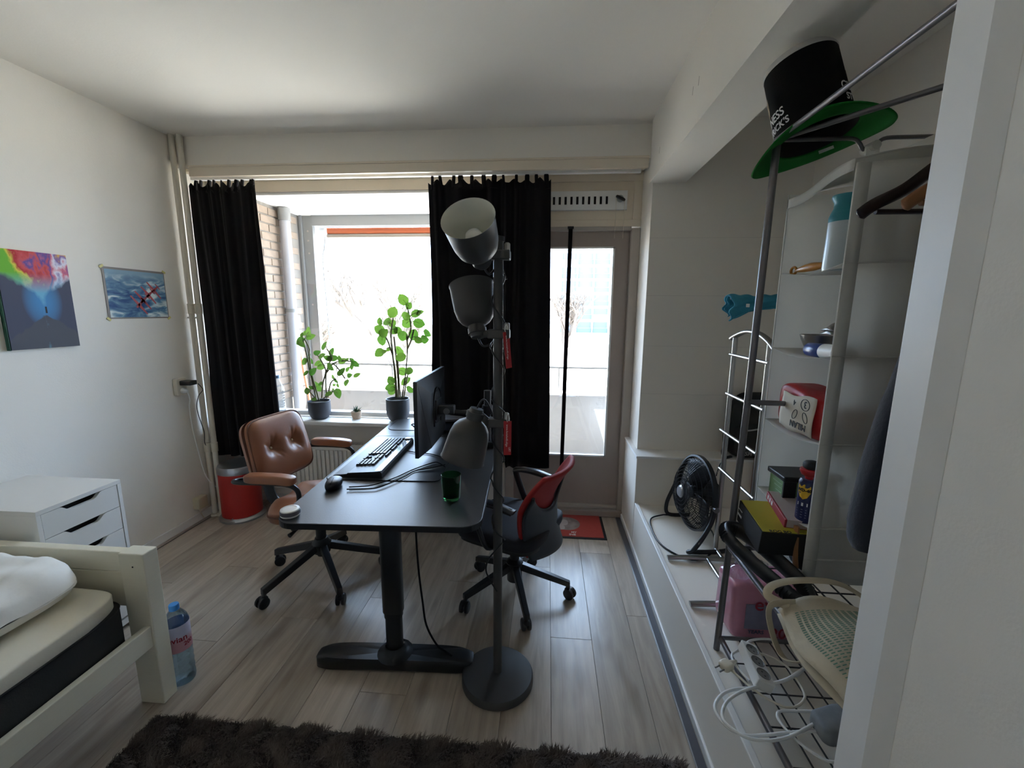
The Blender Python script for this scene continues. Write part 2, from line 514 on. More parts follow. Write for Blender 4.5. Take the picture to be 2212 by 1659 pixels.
CORDS={'loop_a': [(0.85, 1.277, 0.368), (0.8, 1.242, 0.368), (0.75, 1.22, 0.368), (0.711, 1.208, 0.368), (0.656, 1.187, 0.368), (0.613, 1.181, 0.368), (0.569, 1.168, 0.368), (0.534, 1.144, 0.368), (0.509, 1.113, 0.368), (0.505, 1.084, 0.368), (0.514, 1.058, 0.368), (0.531, 1.039, 0.368), (0.563, 1.029, 0.368), (0.613, 1.035, 0.368), (0.671, 1.046, 0.368), (0.723, 1.055, 0.368), (0.765, 1.06, 0.368)], 'loop_b': [(0.843, 1.27, 0.368), (0.76, 1.218, 0.368), (0.69, 1.195, 0.368), (0.638, 1.178, 0.368), (0.59, 1.155, 0.368), (0.549, 1.126, 0.368), (0.522, 1.092, 0.368), (0.514, 1.061, 0.368), (0.528, 1.039, 0.368), (0.554, 1.019, 0.368), (0.593, 1.014, 0.368), (0.63, 1.018, 0.368), (0.683, 1.035, 0.368), (0.767, 1.078, 0.368)], 'plug': [(0.605, 1.258, 0.368), (0.614, 1.242, 0.368), (0.628, 1.217, 0.368), (0.641, 1.192, 0.368), (0.663, 1.163, 0.368), (0.687, 1.142, 0.368), (0.713, 1.128, 0.368), (0.75, 1.134, 0.368), (0.785, 1.161, 0.368), (0.796, 1.185, 0.368), (0.801, 1.221, 0.368), (0.798, 1.243, 0.368), (0.798, 1.278, 0.368), (0.776, 1.308, 0.368), (0.734, 1.328, 0.368)], 'back': [(0.65, 1.211, 0.368), (0.637, 1.252, 0.368), (0.633, 1.287, 0.368), (0.642, 1.317, 0.368), (0.673, 1.337, 0.368), (0.704, 1.362, 0.368), (0.729, 1.383, 0.368), (0.773, 1.396, 0.368), (0.82, 1.396, 0.368)], 'low': [(0.795, 1.121, 0.368), (0.735, 1.117, 0.368), (0.691, 1.112, 0.368), (0.675, 1.096, 0.368), (0.674, 1.072, 0.368), (0.682, 1.047, 0.368), (0.691, 1.026, 0.368), (0.71, 1.001, 0.368), (0.735, 0.98, 0.368), (0.757, 0.977, 0.368)]}
DESKCORDS=[[(-0.851, 1.692, 0.738), (-0.774, 1.712, 0.738), (-0.73, 1.754, 0.738), (-0.683, 1.824, 0.738), (-0.643, 1.913, 0.738), (-0.586, 2.003, 0.738), (-0.547, 2.031, 0.738), (-0.493, 1.974, 0.738)], [(-0.85, 1.668, 0.738), (-0.761, 1.683, 0.738), (-0.723, 1.699, 0.738), (-0.682, 1.765, 0.738), (-0.646, 1.841, 0.738), (-0.624, 1.907, 0.738), (-0.56, 1.951, 0.738), (-0.5, 2.004, 0.738)]]

# ================================================================= THE SETTING
XL, ZC = -2.454, 2.595
XB = 1.50                 # back wall of the niche
YB = -1.45                 # wall behind the camera
def struct(name, mb, m, label=None, **k):
    o = mb.build(name, m, **k)
    tag(o, label, None, None, 'structure')
    return o

fl = struct('floor', B((XL - .1, YB, -0.10), (0.60, 3.06, -0.006)), m_floorbase, 'grey brown oak laminate floor of long planks')
# planks, each an object of its own, sharing one mesh
PW, PLN = 0.19, 1.28
pm = B((-PW / 2 + .0006, -PLN / 2 + .0006, -.006), (PW / 2 - .0006, PLN / 2 - .0006, 0)).build('plank', m_plank, fl, bevel=.0008, seg=1)
first = True
seam = 0.043
c0 = -14
for c in range(c0, 3):
    xc = seam + (c + .5) * PW
    if xc - PW / 2 < XL - .15 or xc + PW / 2 > 0.64:
        continue
    y = 3.05 - ((c * 0.43) % 1.0) * PLN
    rows = []
    yy = y + PLN
    while yy - PLN > YB:
        rows.append((yy - PLN, yy))
        yy -= PLN
    for a, b in rows:
        b2 = min(b, 3.05)
        if b2 - a < .04:
            continue
        o = pm if first else piece(pm.data, 'plank', fl)
        first = False
        o.location = (xc, (a + b2) / 2, 0)
        o.scale = (1, (b2 - a) / PLN, 1)

struct('ceiling', B((XL - .1, YB - .1, ZC), (XB + .1, 3.2, ZC + .12)), m_ceil, 'plain white painted ceiling')
struct('wall_left', B((XL - .12, YB, 0), (XL, 3.2, ZC)), m_wall, 'white plastered wall with two pictures')
struct('wall_rear', B((XL - .1, YB - .1, 0), (XB + .1, YB, ZC)), m_wall, 'white wall behind the viewer')
# partition beside the viewer with its casing
part = struct('wall_partition', B((0.576, YB, 0), (0.66, 0.70, ZC)), m_wall, 'white partition wall at the near end of the niche')
MB().prism([(.560, .667), (.560, .727), (.660, .727), (.660, .70), (.576, .70), (.576, .635)], 0, ZC).build('casing', m_trimw, part, bevel=.002)
# niche
struct('wall_niche_back', B((XB, -.4, 0), (XB + .1, 3.2, ZC)), m_niche, 'painted back wall of the storage niche')
struct('wall_niche_near', B((.66, -.4, 0), (XB, -.3, ZC)), m_niche, 'painted near wall of the niche')
pl = struct('floor_niche', B((0.583, -.3, 0), (XB, 2.60, .295)), m_niche, 'raised white platform floor of the niche')
B((0.574, .727, .030), (.583, 2.60, .300)).build('front_board', m_niche, pl, bevel=.002)
B((0.574, .727, .2955), (.596, 2.60, .3045)).build('edge_strip', m_trimw, pl, bevel=.003)
B((0.562, .727, 0), (.5735, 3.04, .036)).build('skirting', m_trimw, pl, bevel=.004)
ped = struct('wall_pedestal', B((0.572, 2.60, 0), (XB, 3.06, .600)), m_niche, 'boxed white ledge at the far end of the niche', bevel=.003)
B((.566, 2.592, .600), (XB, 3.05, .615)).build('ledge_top', m_trimw, ped, bevel=.003)
pier = struct('wall_niche_far', B((0.60, 2.74, .615), (XB, 3.06, ZC)), m_niche, 'white far wall of the niche')
struct('beam', B((0.580, -.3, 2.252), (.788, 2.74, ZC)), m_wall, 'white concrete beam above the niche opening')
m_pencil = mat('pencil_marks', (0.30, 0.27, 0.22), 0.8)
bmo = bpy.data.objects['beam']
for y, z in ((2.005, 2.408), (1.935, 2.412), (2.53, 2.36)):
    MB().box((.5793, y - .0012, z - .016), (.5802, y + .0012, z + .016), Matrix.Translation((0, y, z)) @ Matrix.Rotation(.25, 4, 'X') @ Matrix.Translation((0, -y, -z))).build('pencil_mark', m_pencil, bmo)
for z in (.985, 1.29, 1.60, 1.94):
    B((.601, 2.7393, z), (XB, 2.7402, z + .0016)).build('panel_joint', mat('shallow_joint', (.62, .59, .54), .8), pier)
# floor profile along the platform
struct('trim_floor', B((.528, YB, .0002), (.560, 3.04, .005)), m_greyedge, 'grey floor profile along the platform', bevel=.002)
B((.524, YB, .0002), (.5275, 3.04, .007)).build('bright_edge', m_alu, bpy.data.objects['trim_floor'])
# baseboards
struct('baseboard_left', B((XL, YB, 0), (XL + .012, 3.05, .065)), m_trimw, 'low white skirting along the wall', bevel=.003)
struct('baseboard_gap', B((XL + .012, YB, 0), (XL + .024, 3.05, .014)), m_taupe, 'brown quarter strip under the skirting', bevel=.003)
# lintel over the window and the wooden pelmet
struct('wall_lintel', B((XL, 2.79, 2.405), (.60, 3.2, ZC)), m_wall, 'white wall strip above the window')
pel = struct('trim_pelmet', B((XL + .103, 2.775, 2.350), (.578, 2.80, 2.412)), m_cream, 'cream wooden pelmet board above the curtains', bevel=.002)
B((XL + .103, 2.768, 2.404), (.578, 2.80, 2.416)).build('moulding', m_cream, pel, bevel=.003)
B((XL + .03, 2.80, 2.388), (.578, 3.03, 2.404)).build('soffit_board', m_cream, pel)
rail = struct('trim_rail', B((XL + .05, 2.845, 2.348), (.55, 2.875, 2.372)), m_trimw, 'white curtain rail under the pelmet', bevel=.002)
B((XL + .05, 2.855, 2.372), (.55, 2.865, 2.388)).build('rail_spacer', m_trimw, rail)
# wall under the window and sill
struct('wall_window', B((XL, 3.03, 0), (-.29, 3.16, .675)), m_wall, 'white wall below the window')
struct('baseboard_window', B((XL, 3.018, 0), (-.31, 3.03, .06)), m_trimw, 'white skirting below the window', bevel=.003)
sill = struct('trim_sill', B((XL + .03, 2.865, .672), (-.33, 3.04, .700)), m_trimw, 'wide white windowsill', bevel=.005)

# window
wf = tag(bpy.data.objects.new('window_1', None), 'large window with cream wooden frame', None, None, 'structure')
COL.objects.link(wf)
YF0, YF1 = 3.03, 3.11
B((XL, YF0, .70), (XL + .07, YF1, 2.405)).build('jamb', m_cream, wf, bevel=.004)
B((-.37, YF0, .70), (-.29, YF1, 2.405)).build('jamb', m_cream, wf, bevel=.004)
B((XL + .07, YF0, 2.315), (-.37, YF1, 2.405)).build('head', m_cream, wf, bevel=.004)
B((XL + .07, YF0 + .012, 2.298), (-.37, YF1 - .02, 2.315)).build('glazing_bead', m_trimw, wf, bevel=.003)
B((XL + .07, YF0 + .01, .70), (-.37, YF1, .735)).build('bottom_rail', m_trimw, wf, bevel=.004)
B((XL + .07, 3.068, .735), (-.37, 3.074, 2.298)).build('pane', m_glass, wf)

# door with glass
df = tag(bpy.data.objects.new('door_1', None), 'taupe balcony door with one tall pane', None, None, 'structure')
COL.objects.link(df)
B((-.295, YF0 - .02, .02), (-.235, YF1, 2.05)).build('frame_post', m_taupe2, df, bevel=.004)
B((.540, YF0 - .02, .02), (.60, YF1, 2.05)).build('frame_post', m_taupe2, df, bevel=.004)
B((-.235, YF0 - .02, 2.035), (.540, YF1, 2.06)).build('frame_head', m_taupe2, df, bevel=.003)
lf = MB()
lf.box((-.238, 3.05, .070), (-.12, 3.10, 2.038))
lf.box((.442, 3.05, .070), (.543, 3.10, 2.038))
lf.box((-.12, 3.05, 1.935), (.442, 3.10, 2.038))
lf.box((-.12, 3.05, .070), (.442, 3.10, .447))
leaf_ = lf.build('door_leaf', m_taupe, df)
bd = MB()
bd.box((-.12, 3.042, .447), (-.108, 3.06, 1.935))
bd.box((.430, 3.042, .447), (.442, 3.06, 1.935))
bd.box((-.12, 3.042, 1.923), (.442, 3.06, 1.935))
bd.box((-.12, 3.042, .447), (.442, 3.06, .459))
bd.build('glazing_bead', m_trimw, leaf_)
B((-.12, 3.066, .447), (.442, 3.072, 1.935)).build('pane', m_glass, leaf_)
B((-.295, 2.985, 0), (.572, 3.10, .050)).build('threshold', m_taupe, df, bevel=.006)
B((-.235, 3.02, .050), (.540, 3.10, .074)).build('sill_bar', m_taupe2, df, bevel=.004)
hd = MB()
hd.box((-.195, 3.036, 1.02), (-.155, 3.05, 1.20))
hd.tube([(-.175, 3.036, 1.13), (-.175, 3.00, 1.13), (-.165, 2.995, 1.13), (-.08, 2.995, 1.125)], .009)
hd.build('door_handle', m_alu, df, smooth=40)
# transom panel above the door, with ventilation grille
tf = tag(bpy.data.objects.new('window_2', None), 'cream transom panel above the balcony door', None, None, 'structure')
COL.objects.link(tf)
B((-.29, YF0 + .005, 2.06), (.60, YF1, 2.405)).build('panel', m_cream, tf)
fr = MB()
fr.box((-.29, YF0 - .012, 2.06), (.60, YF0 + .005, 2.105))
fr.box((-.29, YF0 - .012, 2.345), (.60, YF0 + .005, 2.405))
fr.box((.545, YF0 - .012, 2.105), (.60, YF0 + .005, 2.345))
fr.build('raised_frame', m_cream, tf, bevel=.003)
vent = thing('vent_grille', 'white metal slot vent above the balcony door', 'vent', (.15, YF0, 2.16))
gy0, gy1 = YF0 - .022, YF0 + .004
slots = [-.17 + .0385 * i for i in range(15)]
g = MB()
gx0, gx1, gz0, gz1 = -.20, .500, 2.178, 2.282
g.box((gx0, gy0, 2.250), (gx1, gy0 + .006, gz1))
g.box((gx0, gy0, gz0), (gx1, gy0 + .006, 2.200))
prev = gx0
for s in slots:
    g.box((prev, gy0, 2.200), (s - .0075, gy0 + .006, 2.250))
    prev = s + .0075
g.box((prev, gy0, 2.200), (gx1, gy0 + .006, 2.250))
g.box((gx0, gy0, gz0 - .012), (gx1, gy1, gz0))
g.box((gx0, gy0, gz1), (gx1, gy1, gz1 + .002))
g.box((gx1, gy0, gz0 - .012), (gx1 + .002, gy1, gz1 + .002))
g.build('plate', m_white, vent, world=True)
B((gx0, gy1 - .008, gz0), (gx1, gy1 + .001, gz1)).build('dark_backing', m_ink, vent, world=True)
kb = MB().lathe([(0, 0), (.022, 0), (.022, .010), (.012, .016), (0, .016)], 20, axis_matrix((.455, gy0, 2.232), (0, -1, 0)))
kn = kb.build('knob', mat('grey_green_knob', (.30, .34, .33), .4), vent, world=True, smooth=40)
MB().sup((.455, gy0 - .018, 2.232), (.034, .007, .011), .6, 16, 8, Matrix.Translation((.455, gy0 - .018, 2.232)) @ Matrix.Rotation(-.45, 4, 'Y').inverted() @ Matrix.Translation((-.455, -gy0 + .018, -2.232))).build('lever', m_black, kn, world=True, smooth=60)
for x in (.427, .482):
    MB().tube([(x, gy0 - .016, 2.228), (x + .002, gy0 - .014, 2.10), (x, gy0 - .014, 1.98)], .0016, 6).build('pull_cord', m_offwhite, vent, world=True)

# pipes in the corner
for nm, x, y, lab in (('heating_pipe', -2.425, 2.752, 'cream heating pipe in front, running floor to ceiling in the corner'), ('heating_pipe', -2.376, 2.758, 'cream heating pipe behind its twin, beside the black curtain')):
    t = thing(nm, lab, 'pipe', (x, y, 0), 0, 'pipes in the corner')
    m_pipe = m_cream
    MB().tube([(0, 0, 0), (0, 0, ZC)], .0175, 14).build('pipe_run', mat('cream_pipe_paint', (.70, .65, .55), .4), t, smooth=60)
    for z in (1.50, .52):
        MB().lathe([(.0175, -.035), (.022, -.033), (.022, .033), (.0175, .035)], 14, Matrix.Translation((0, 0, z))).build('coupling', m_offwhite, t, smooth=40)
    MB().lathe([(.0175, 0), (.036, 0), (.036, .012), (.0175, .018)], 18).build('floor_rosette', m_offwhite, t, smooth=40)
    MB().tube([(0, 0, 1.44), (-.03 if x < -2.4 else -.06, -.002, 1.44)], .006, 6).build('wall_clip', m_offwhite, t)

# ---------------------------------------------------------------- balcony and the world outside
m_bricks = mat('buff_brick', (.24, .185, .14), .85, var=.25, scale=14, bump=.3, bscale=90)
m_mortar = mat('grey_mortar', (.20, .18, .155), .9, var=.1)
m_conc = mat('pale_concrete', (.30, .29, .28), .8, var=.08)
m_balc = mat('white_balcony_soffit', (.82, .79, .76), .8)
m_postg = mat('grey_painted_steel', (.20, .20, .195), .5)
struct('balcony_floor', B((-2.8, 3.16, -.16), (4.0, 4.4, -.05)), m_conc, 'concrete balcony floor')
struct('balcony_ceiling', B((-2.8, 3.16, 2.405), (4.0, 4.45, 2.55)), m_balc, 'white underside of the balcony above')
struct('wall_facade', B((.60, 3.10, -.1), (4.0, 3.16, 2.6)), m_mortar, 'outer facade beside the balcony door')
bw = struct('wall_balcony_side', B((-2.70, 3.16, -.05), (-2.462, 4.22, 2.405)), m_mortar, 'buff brick side wall of the balcony')
bm_ = B((-.006, -.104, -.030), (.006, .104, .030)).build('brick', m_bricks, bw, bevel=.003, seg=1)
first = True
for r in range(24):
    z = .70 + r * .0715
    for k in range(6):
        y = 3.28 + k * .218 + (.109 if r % 2 else 0)
        if y > 4.12:
            continue
        o = bm_ if first else piece(bm_.data, 'brick', bw)
        first = False
        o.location = (-2.459 + random.uniform(-.0015, .0015), y, z)
# downspout
dsp = thing('downspout', 'grey white drainpipe on the brick wall', 'drainpipe', (-2.395, 3.86, -.05))
MB().tube([(0, 0, 0), (0, 0, 2.44)], .045, 18).build('pipe_run', mat('pale_grey_pvc', (.32, .32, .34), .4), dsp, smooth=60)
MB().lathe([(.045, -.05), (.052, -.05), (.052, .06), (.045, .06)], 18, Matrix.Translation((0, 0, 2.39))).build('collar', m_postg, dsp, smooth=40)
cl = MB().lathe([(.045, -.016), (.050, -.016), (.050, .016), (.045, .016)], 18, Matrix.Translation((0, 0, 1.54)))
cl.box((-.062, -.012, 1.526), (-.04, .012, 1.554))
cl.build('pipe_clamp', m_postg, dsp, smooth=40)
# outside thermometer-like label plate on the bricks
th = thing('wall_plate', 'small cream plate screwed to the brick wall', 'plate', (-2.452, 3.52, 1.60))
B((0, -.03, -.11), (.008, .03, .11)).build('plate', m_offwhite, th)
B((.008, -.015, .03), (.010, .015, .07)).build('print', m_greyedge, th)
# leaning broom stick
br = thing('broom_stick', 'reddish wooden stick leaning on the brick wall', 'stick', (-2.30, 4.02, -.05))
MB().tube([(0, 0, 0), (-.13, -.02, 1.15)], .014, 10).build('shaft', mat('reddish_wood', (.42, .20, .11), .5), br, smooth=60)
# post, beam, awning, parapet, railing
ps = thing('balcony_post', 'grey steel corner post of the balcony', 'post', (-2.38, 4.22, -.05))
B((-2.445, 4.17, -.05), (-2.425, 4.27, 2.405)).build('flange', m_postg, ps, world=True)
B((-2.425, 4.20, -.05), (-2.325, 4.25, 2.405)).build('web', m_postg, ps, world=True, bevel=.004)
for z in (2.26, 2.17, 2.05, 1.55):
    MB().lathe([(0, 0), (.009, 0), (.009, .006), (0, .006)], 8, axis_matrix((-2.375, 4.20, z), (0, -1, 0))).build('bolt', m_taupe, ps, world=True)
struct('balcony_beam', B((-2.325, 4.18, 2.308), (4.0, 4.28, 2.405)), m_postg, 'grey beam along the balcony edge')
aw = thing('awning', 'rolled orange awning with pale front bar', 'awning', (0, 4.33, 2.25))
m_orange = mat('orange_canvas', (.55, .13, .045), .8)
B((-2.26, 4.30, 2.252), (3.5, 4.37, 2.312)).build('rolled_canvas', m_orange, aw, world=True, bevel=.018, seg=4, smooth=50)
B((-2.24, 4.30, 2.216), (3.5, 4.36, 2.250)).build('front_bar', mat('beige_awning_bar', (.30, .25, .20), .6), aw, world=True, bevel=.004)
MB().sup((-2.28, 4.32, 2.27), (.05, .04, .045), .5, 14, 10).build('gearbox', m_white, aw, world=True, smooth=60)
MB().tube(smooth_path([(-2.27, 4.32, 2.23), (-2.28, 4.32, 2.12), (-2.30, 4.31, 2.0), (-2.29, 4.31, 1.6), (-2.28, 4.31, 1.1)]), .006, 6).build('crank_cord', m_postg, aw, world=True)
par = struct('wall_parapet', B((-2.46, 4.22, -.05), (4.0, 4.32, .675)), m_conc, 'pale concrete balcony parapet')
B((-2.46, 4.20, .675), (4.0, 4.34, .695)).build('coping', m_balc, par)
rl = thing('balcony_railing', 'thin grey railing on the parapet', 'railing', (0, 4.27, .69))
MB().box((-2.33, 4.255, .935), (4.0, 4.285, .955)).build('handrail', m_postg, rl, world=True)
for x in (-2.2, -1.6, -1.0, -.4, .12, .8, 1.4):
    MB().box((x - .006, 4.264, .69), (x + .006, 4.276, .936)).build('baluster', m_postg, rl, world=True)
bt = thing('balcony_tray', 'pale blue board propped behind the parapet', 'board', (.50, 4.0, -.05))
MB().prism([(.455, .585), (.80, .585), (.80, -.05), (.66, -.05)], 0, .02, frame_matrix((0, 4.0, 0), (1, 0, 0), (0, 0, 1))).build('board', mat('pale_blue_board', (.55, .66, .80), .5), bt, world=True)

ZG = -3.6
m_ground = mat('dry_lawn', (.47, .43, .36), .9, var=.3, scale=.4)
struct('ground', B((-120, 5.5, ZG - .2), (150, 160, ZG)), m_ground, 'sunlit lawn and road outside')
struct('road', B((-60, 22, ZG), (90, 30, ZG + .03)), mat('pale_asphalt', (.40, .38, .36), .9, var=.1, scale=2), 'pale road beyond the lawn')
m_bark = mat('pale_bark', (.13, .10, .075), .9, var=.2)
def tree(name, label, loc, h, seed, spread=.5):
    rnd = random.Random(seed)
    t = thing(name, label, 'tree', loc, 0, 'bare trees outside')
    trunk, limbs = MB(), MB()
    def grow(p, d, L, r, lev):
        q = p + d * L
        mid = p + d * L * .5 + Vector((rnd.uniform(-1, 1), rnd.uniform(-1, 1), 0)) * L * .06
        (trunk if lev == 0 else limbs).tube([p, mid, q], [r, r * .85, r * .7], 6 if lev < 2 else 4 if lev < 4 else 3)
        if lev >= 6:
            return
        k = 3 if lev < 4 else 2
        for i in range(k):
            a = Vector((rnd.uniform(-1, 1), rnd.uniform(-1, 1), rnd.uniform(.0, .9)))
            nd = (d + a * (spread + .14 * lev)).normalized()
            grow(q - d * L * rnd.uniform(0, .35), nd, L * rnd.uniform(.6, .8), max(.011, r * .66), lev + 1)
    grow(Vector((0, 0, 0)), Vector((0, 0, 1)), h * .26, h * .026, 0)
    trunk.build('trunk', m_bark, t, smooth=60)
    o = limbs.build('branches', m_bark, t, smooth=60)
    o['kind'] = 'stuff'
tree('bare_tree', 'tall bare tree in the middle of the window view', (-7.2, 19, ZG), 9.5, 5)
tree('bare_tree', 'smaller bare tree beside the green lamp post', (-12.5, 21, ZG), 7.5, 11)
tree('bare_tree', 'bare tree seen past the edge of the door curtain', (.9, 26, ZG), 9.5, 23)
lp = thing('street_lamp', 'thin green street lamp outside the window', 'street lamp', (-9.6, 15.5, ZG))
m_green = mat('dark_green_paint', (.06, .16, .11), .5)
MB().tube([(0, 0, 0), (0, 0, 4.9)], .055, 8).build('pole', m_green, lp, smooth=60)
MB().box((-.55, -.08, 4.85), (.08, .08, 4.97)).build('lamp_arm', m_green, lp)
hg = thing('hedge', 'trimmed dark hedge beside the road', 'hedge', (-3.2, 17, ZG))
rnd = random.Random(4)
hm = MB()
for i in range(900):
    p = Vector((rnd.uniform(-1.9, 1.9), rnd.uniform(-.5, .5), rnd.uniform(0, .85)))
    d = Vector((rnd.uniform(-1, 1), rnd.uniform(-1, 1), rnd.uniform(-1, 1))).normalized() * .13
    e = d.orthogonal().normalized() * .09
    hm.add([p - d, p + e, p + d, p - e], [(0, 1, 2, 3)])
ho = hm.build('foliage', mat('hedge_green', (.10, .17, .06), .8, var=.3), hg)
ho['kind'] = 'stuff'
# blocks of flats
m_bl_wall = mat('pale_block_wall', (.36, .36, .35), .8)
m_bl_blue = mat('blue_spandrel', (.07, .10, .145), .5)
m_bl_win = mat('block_window_glass', (.075, .085, .10), .5)
def block(name, label, x0, x1, y, floors, bays, fh=2.8):
    t = thing(name, label, 'building', ((x0 + x1) / 2, y, ZG), 0, 'blocks of flats outside')
    w = (x1 - x0) / bays
    B((x0, y, ZG), (x1, y + 12, ZG + floors * fh + 1)).build('wall', m_bl_wall, t, world=True)
    win = B((-w * .42, -.1, 1.15), (w * .42, .05, 2.35)).build('window', m_bl_win, t)
    spn = B((-w * .44, -.16, .15), (w * .44, .05, 1.05)).build('spandrel', m_bl_blue, t)
    fin = B((-.1, -.7, 0), (.1, .05, fh * floors)).build('fin', m_bl_wall, t)
    f1 = f2 = f3 = True
    for b in range(bays + 1):
        o = fin if f3 else piece(fin.data, 'fin', t)
        f3 = False
        o.location = (x0 + b * w - (x0 + x1) / 2, 0, 0)
    for f in range(floors):
        for b in range(bays):
            loc = (x0 + (b + .5) * w - (x0 + x1) / 2, 0, f * fh + .6)
            o = win if f1 else piece(win.data, 'window', t)
            f1 = False
            o.location = loc
            if (b * 7 + f) % 5 == 0 and f > 0:
                continue
            o = spn if f2 else piece(spn.data, 'spandrel', t)
            f2 = False
            o.location = loc
block('apartment_block', 'block of flats with blue panels seen through the door', 2.5, 33, 92, 8, 9)
block('apartment_tower', 'tall tower with blue glass strips beside the curtain', -26, -16, 105, 11, 4)

# ================================================================= CURTAINS
m_curt = mat('black_velvet', (0.0085, 0.0065, 0.0075), 0.85, var=.2, scale=40, sheen=.06, spec=.12)
def curtain(name, label, xa, xb, top, bot, pleats, yfun, seed, nu=150, nv=36):
    rnd = random.Random(seed)
    ph = [rnd.uniform(0, 6.28) for _ in range(4)]
    am = [rnd.uniform(.6, 1.25) for _ in range(pleats + 2)]
    t = thing(name, label, 'curtain', ((xa(0) + xb(0)) / 2, 2.86, top), 0, 'black curtains')
    def surf(u, w):
        x = xa(w) + (xb(w) - xa(w)) * u
        k = u * pleats
        a = am[int(k)] * (1 - k % 1) + am[int(k) + 1] * (k % 1)
        amp = (.012 + .014 * w) * a
        kk = k + .35 * math.sin(k * 1.7 + ph[1]) + .18 * math.sin(2.2 * w + ph[0] + k)
        d = math.sin(kk * 2 * PI) + .3 * math.sin(kk * 5.1 * PI + ph[2]) * (1 - .6 * w)
        y = yfun(x, w) + amp * d + .004 * math.sin(9 * u + 7 * w + ph[1])
        zb = bot(x)
        z = top + (zb - top) * w
        if w < .03:
            z -= (.030 * abs(math.sin(k * PI * 1.6 + ph[2])) ** 1.5) * (1 - w / .03)
        x += .006 * math.sin(k * 4 * PI + ph[3]) * w
        return (x, y, z)
    MB().grid(surf, nu, nv).build('drape', m_curt, t, world=True, smooth=180, solid=.004)
    # gathered header with loops up to the rail
    n = max(7, int(pleats * 2))
    for i in range(n):
        u = (i + .5 + rnd.uniform(-.2, .2)) / n
        x, y, z = surf(u, 0.03)
        s = rnd.uniform(-.012, .012)
        w = rnd.uniform(.010, .022)
        lp_ = MB()
        pts = [(x, y, z - .01), (x + s * .5, (y + 2.86) / 2, z + .02), (x + s, 2.860, 2.349)]
        lp_.tube(smooth_path(pts, 4), [w * 1.4] + [w] * 7 + [w * .8], 6, flat=(.9, .35))
        lp_.build('loop', m_curt, t, world=True, smooth=80)
    return t
curtain('curtain', 'black curtain hanging in the corner beside the pipes', lambda w: -2.405 - .0 * w, lambda w: -1.935 + .045 * w, 2.325, lambda x: .445 + .01 * math.sin(9 * x), 5, lambda x, w: 2.826, 3)
def ycR(x, w):
    t = min(1, max(0, (-.28 - x) / .06))
    lo = 2.87 + .105 * t
    k = min(1, w / .55)
    return 2.865 + (lo - 2.865) * k
def botR(x):
    t = min(1, max(0, (-.285 - x) / .04))
    return (.405 + .12 * max(0, x + .10)) * (1 - t) + .706 * t
curtain('curtain', 'wide black curtain hanging between window and balcony door', lambda w: -.79 - .035 * w, lambda w: .0 + .035 * w, 2.330, botR, 6, ycR, 8, nu=260, nv=60)
# dark mesh strap hanging before the door
st = thing('fabric_strap', 'narrow black strap hanging in front of the door pane', 'strap', (.12, 3.0, .38))
MB().grid(lambda u, w: (.124 + .027 * u - .016 * w, 3.0 + .004 * math.sin(6 * w), 2.05 - 1.67 * w), 4, 16).build('band', m_curt, st, world=True, solid=.003)
B((.118, 2.995, 2.045), (.158, 3.012, 2.06)).build('fixing', m_black, st, world=True)

# ================================================================= RADIATOR
rad = thing('radiator', 'white ribbed panel radiator under the windowsill', 'radiator', (-1.62, 2.97, .13))
m_rad = mat('radiator_enamel', (.72, .70, .66), .35, var=.02)
B((-2.28, 2.945, .14), (-.98, 2.955, .50)).build('front_panel', m_rad, rad, world=True, bevel=.004)
B((-2.28, 2.985, .14), (-.98, 2.995, .50)).build('rear_panel', m_rad, rad, world=True, bevel=.004)
rb = B((-.0128, -.014, -.148), (.0128, 0, .148)).build('rib', m_rad, rad, bevel=.005)
n = 37
for i in range(n):
    o = rb if i == 0 else piece(rb.data, 'rib', rad)
    o.location = (-2.245 + i * .0342 + 1.62, 2.945 - 2.97, .315 - .13)
tp = MB()
for i in range(60):
    x = -2.27 + i * .0217
    tp.box((x, 2.945, .500), (x + .008, 2.995, .506))
tp.box((-2.28, 2.942, .496), (-.98, 2.948, .508))
tp.box((-2.28, 2.992, .496), (-.98, 2.998, .508))
tp.build('top_grille', m_rad, rad, world=True)
for x in (-2.1, -1.15):
    B((x, 2.995, .2), (x + .03, 3.03, .42)).build('bracket', m_rad, rad, world=True)
MB().tube(smooth_path([(-2.28, 2.97, .18), (-2.33, 2.97, .18), (-2.345, 2.97, .16), (-2.345, 2.97, .0)], 4), .009, 8).build('valve_pipe', m_offwhite, rad, world=True, smooth=60)

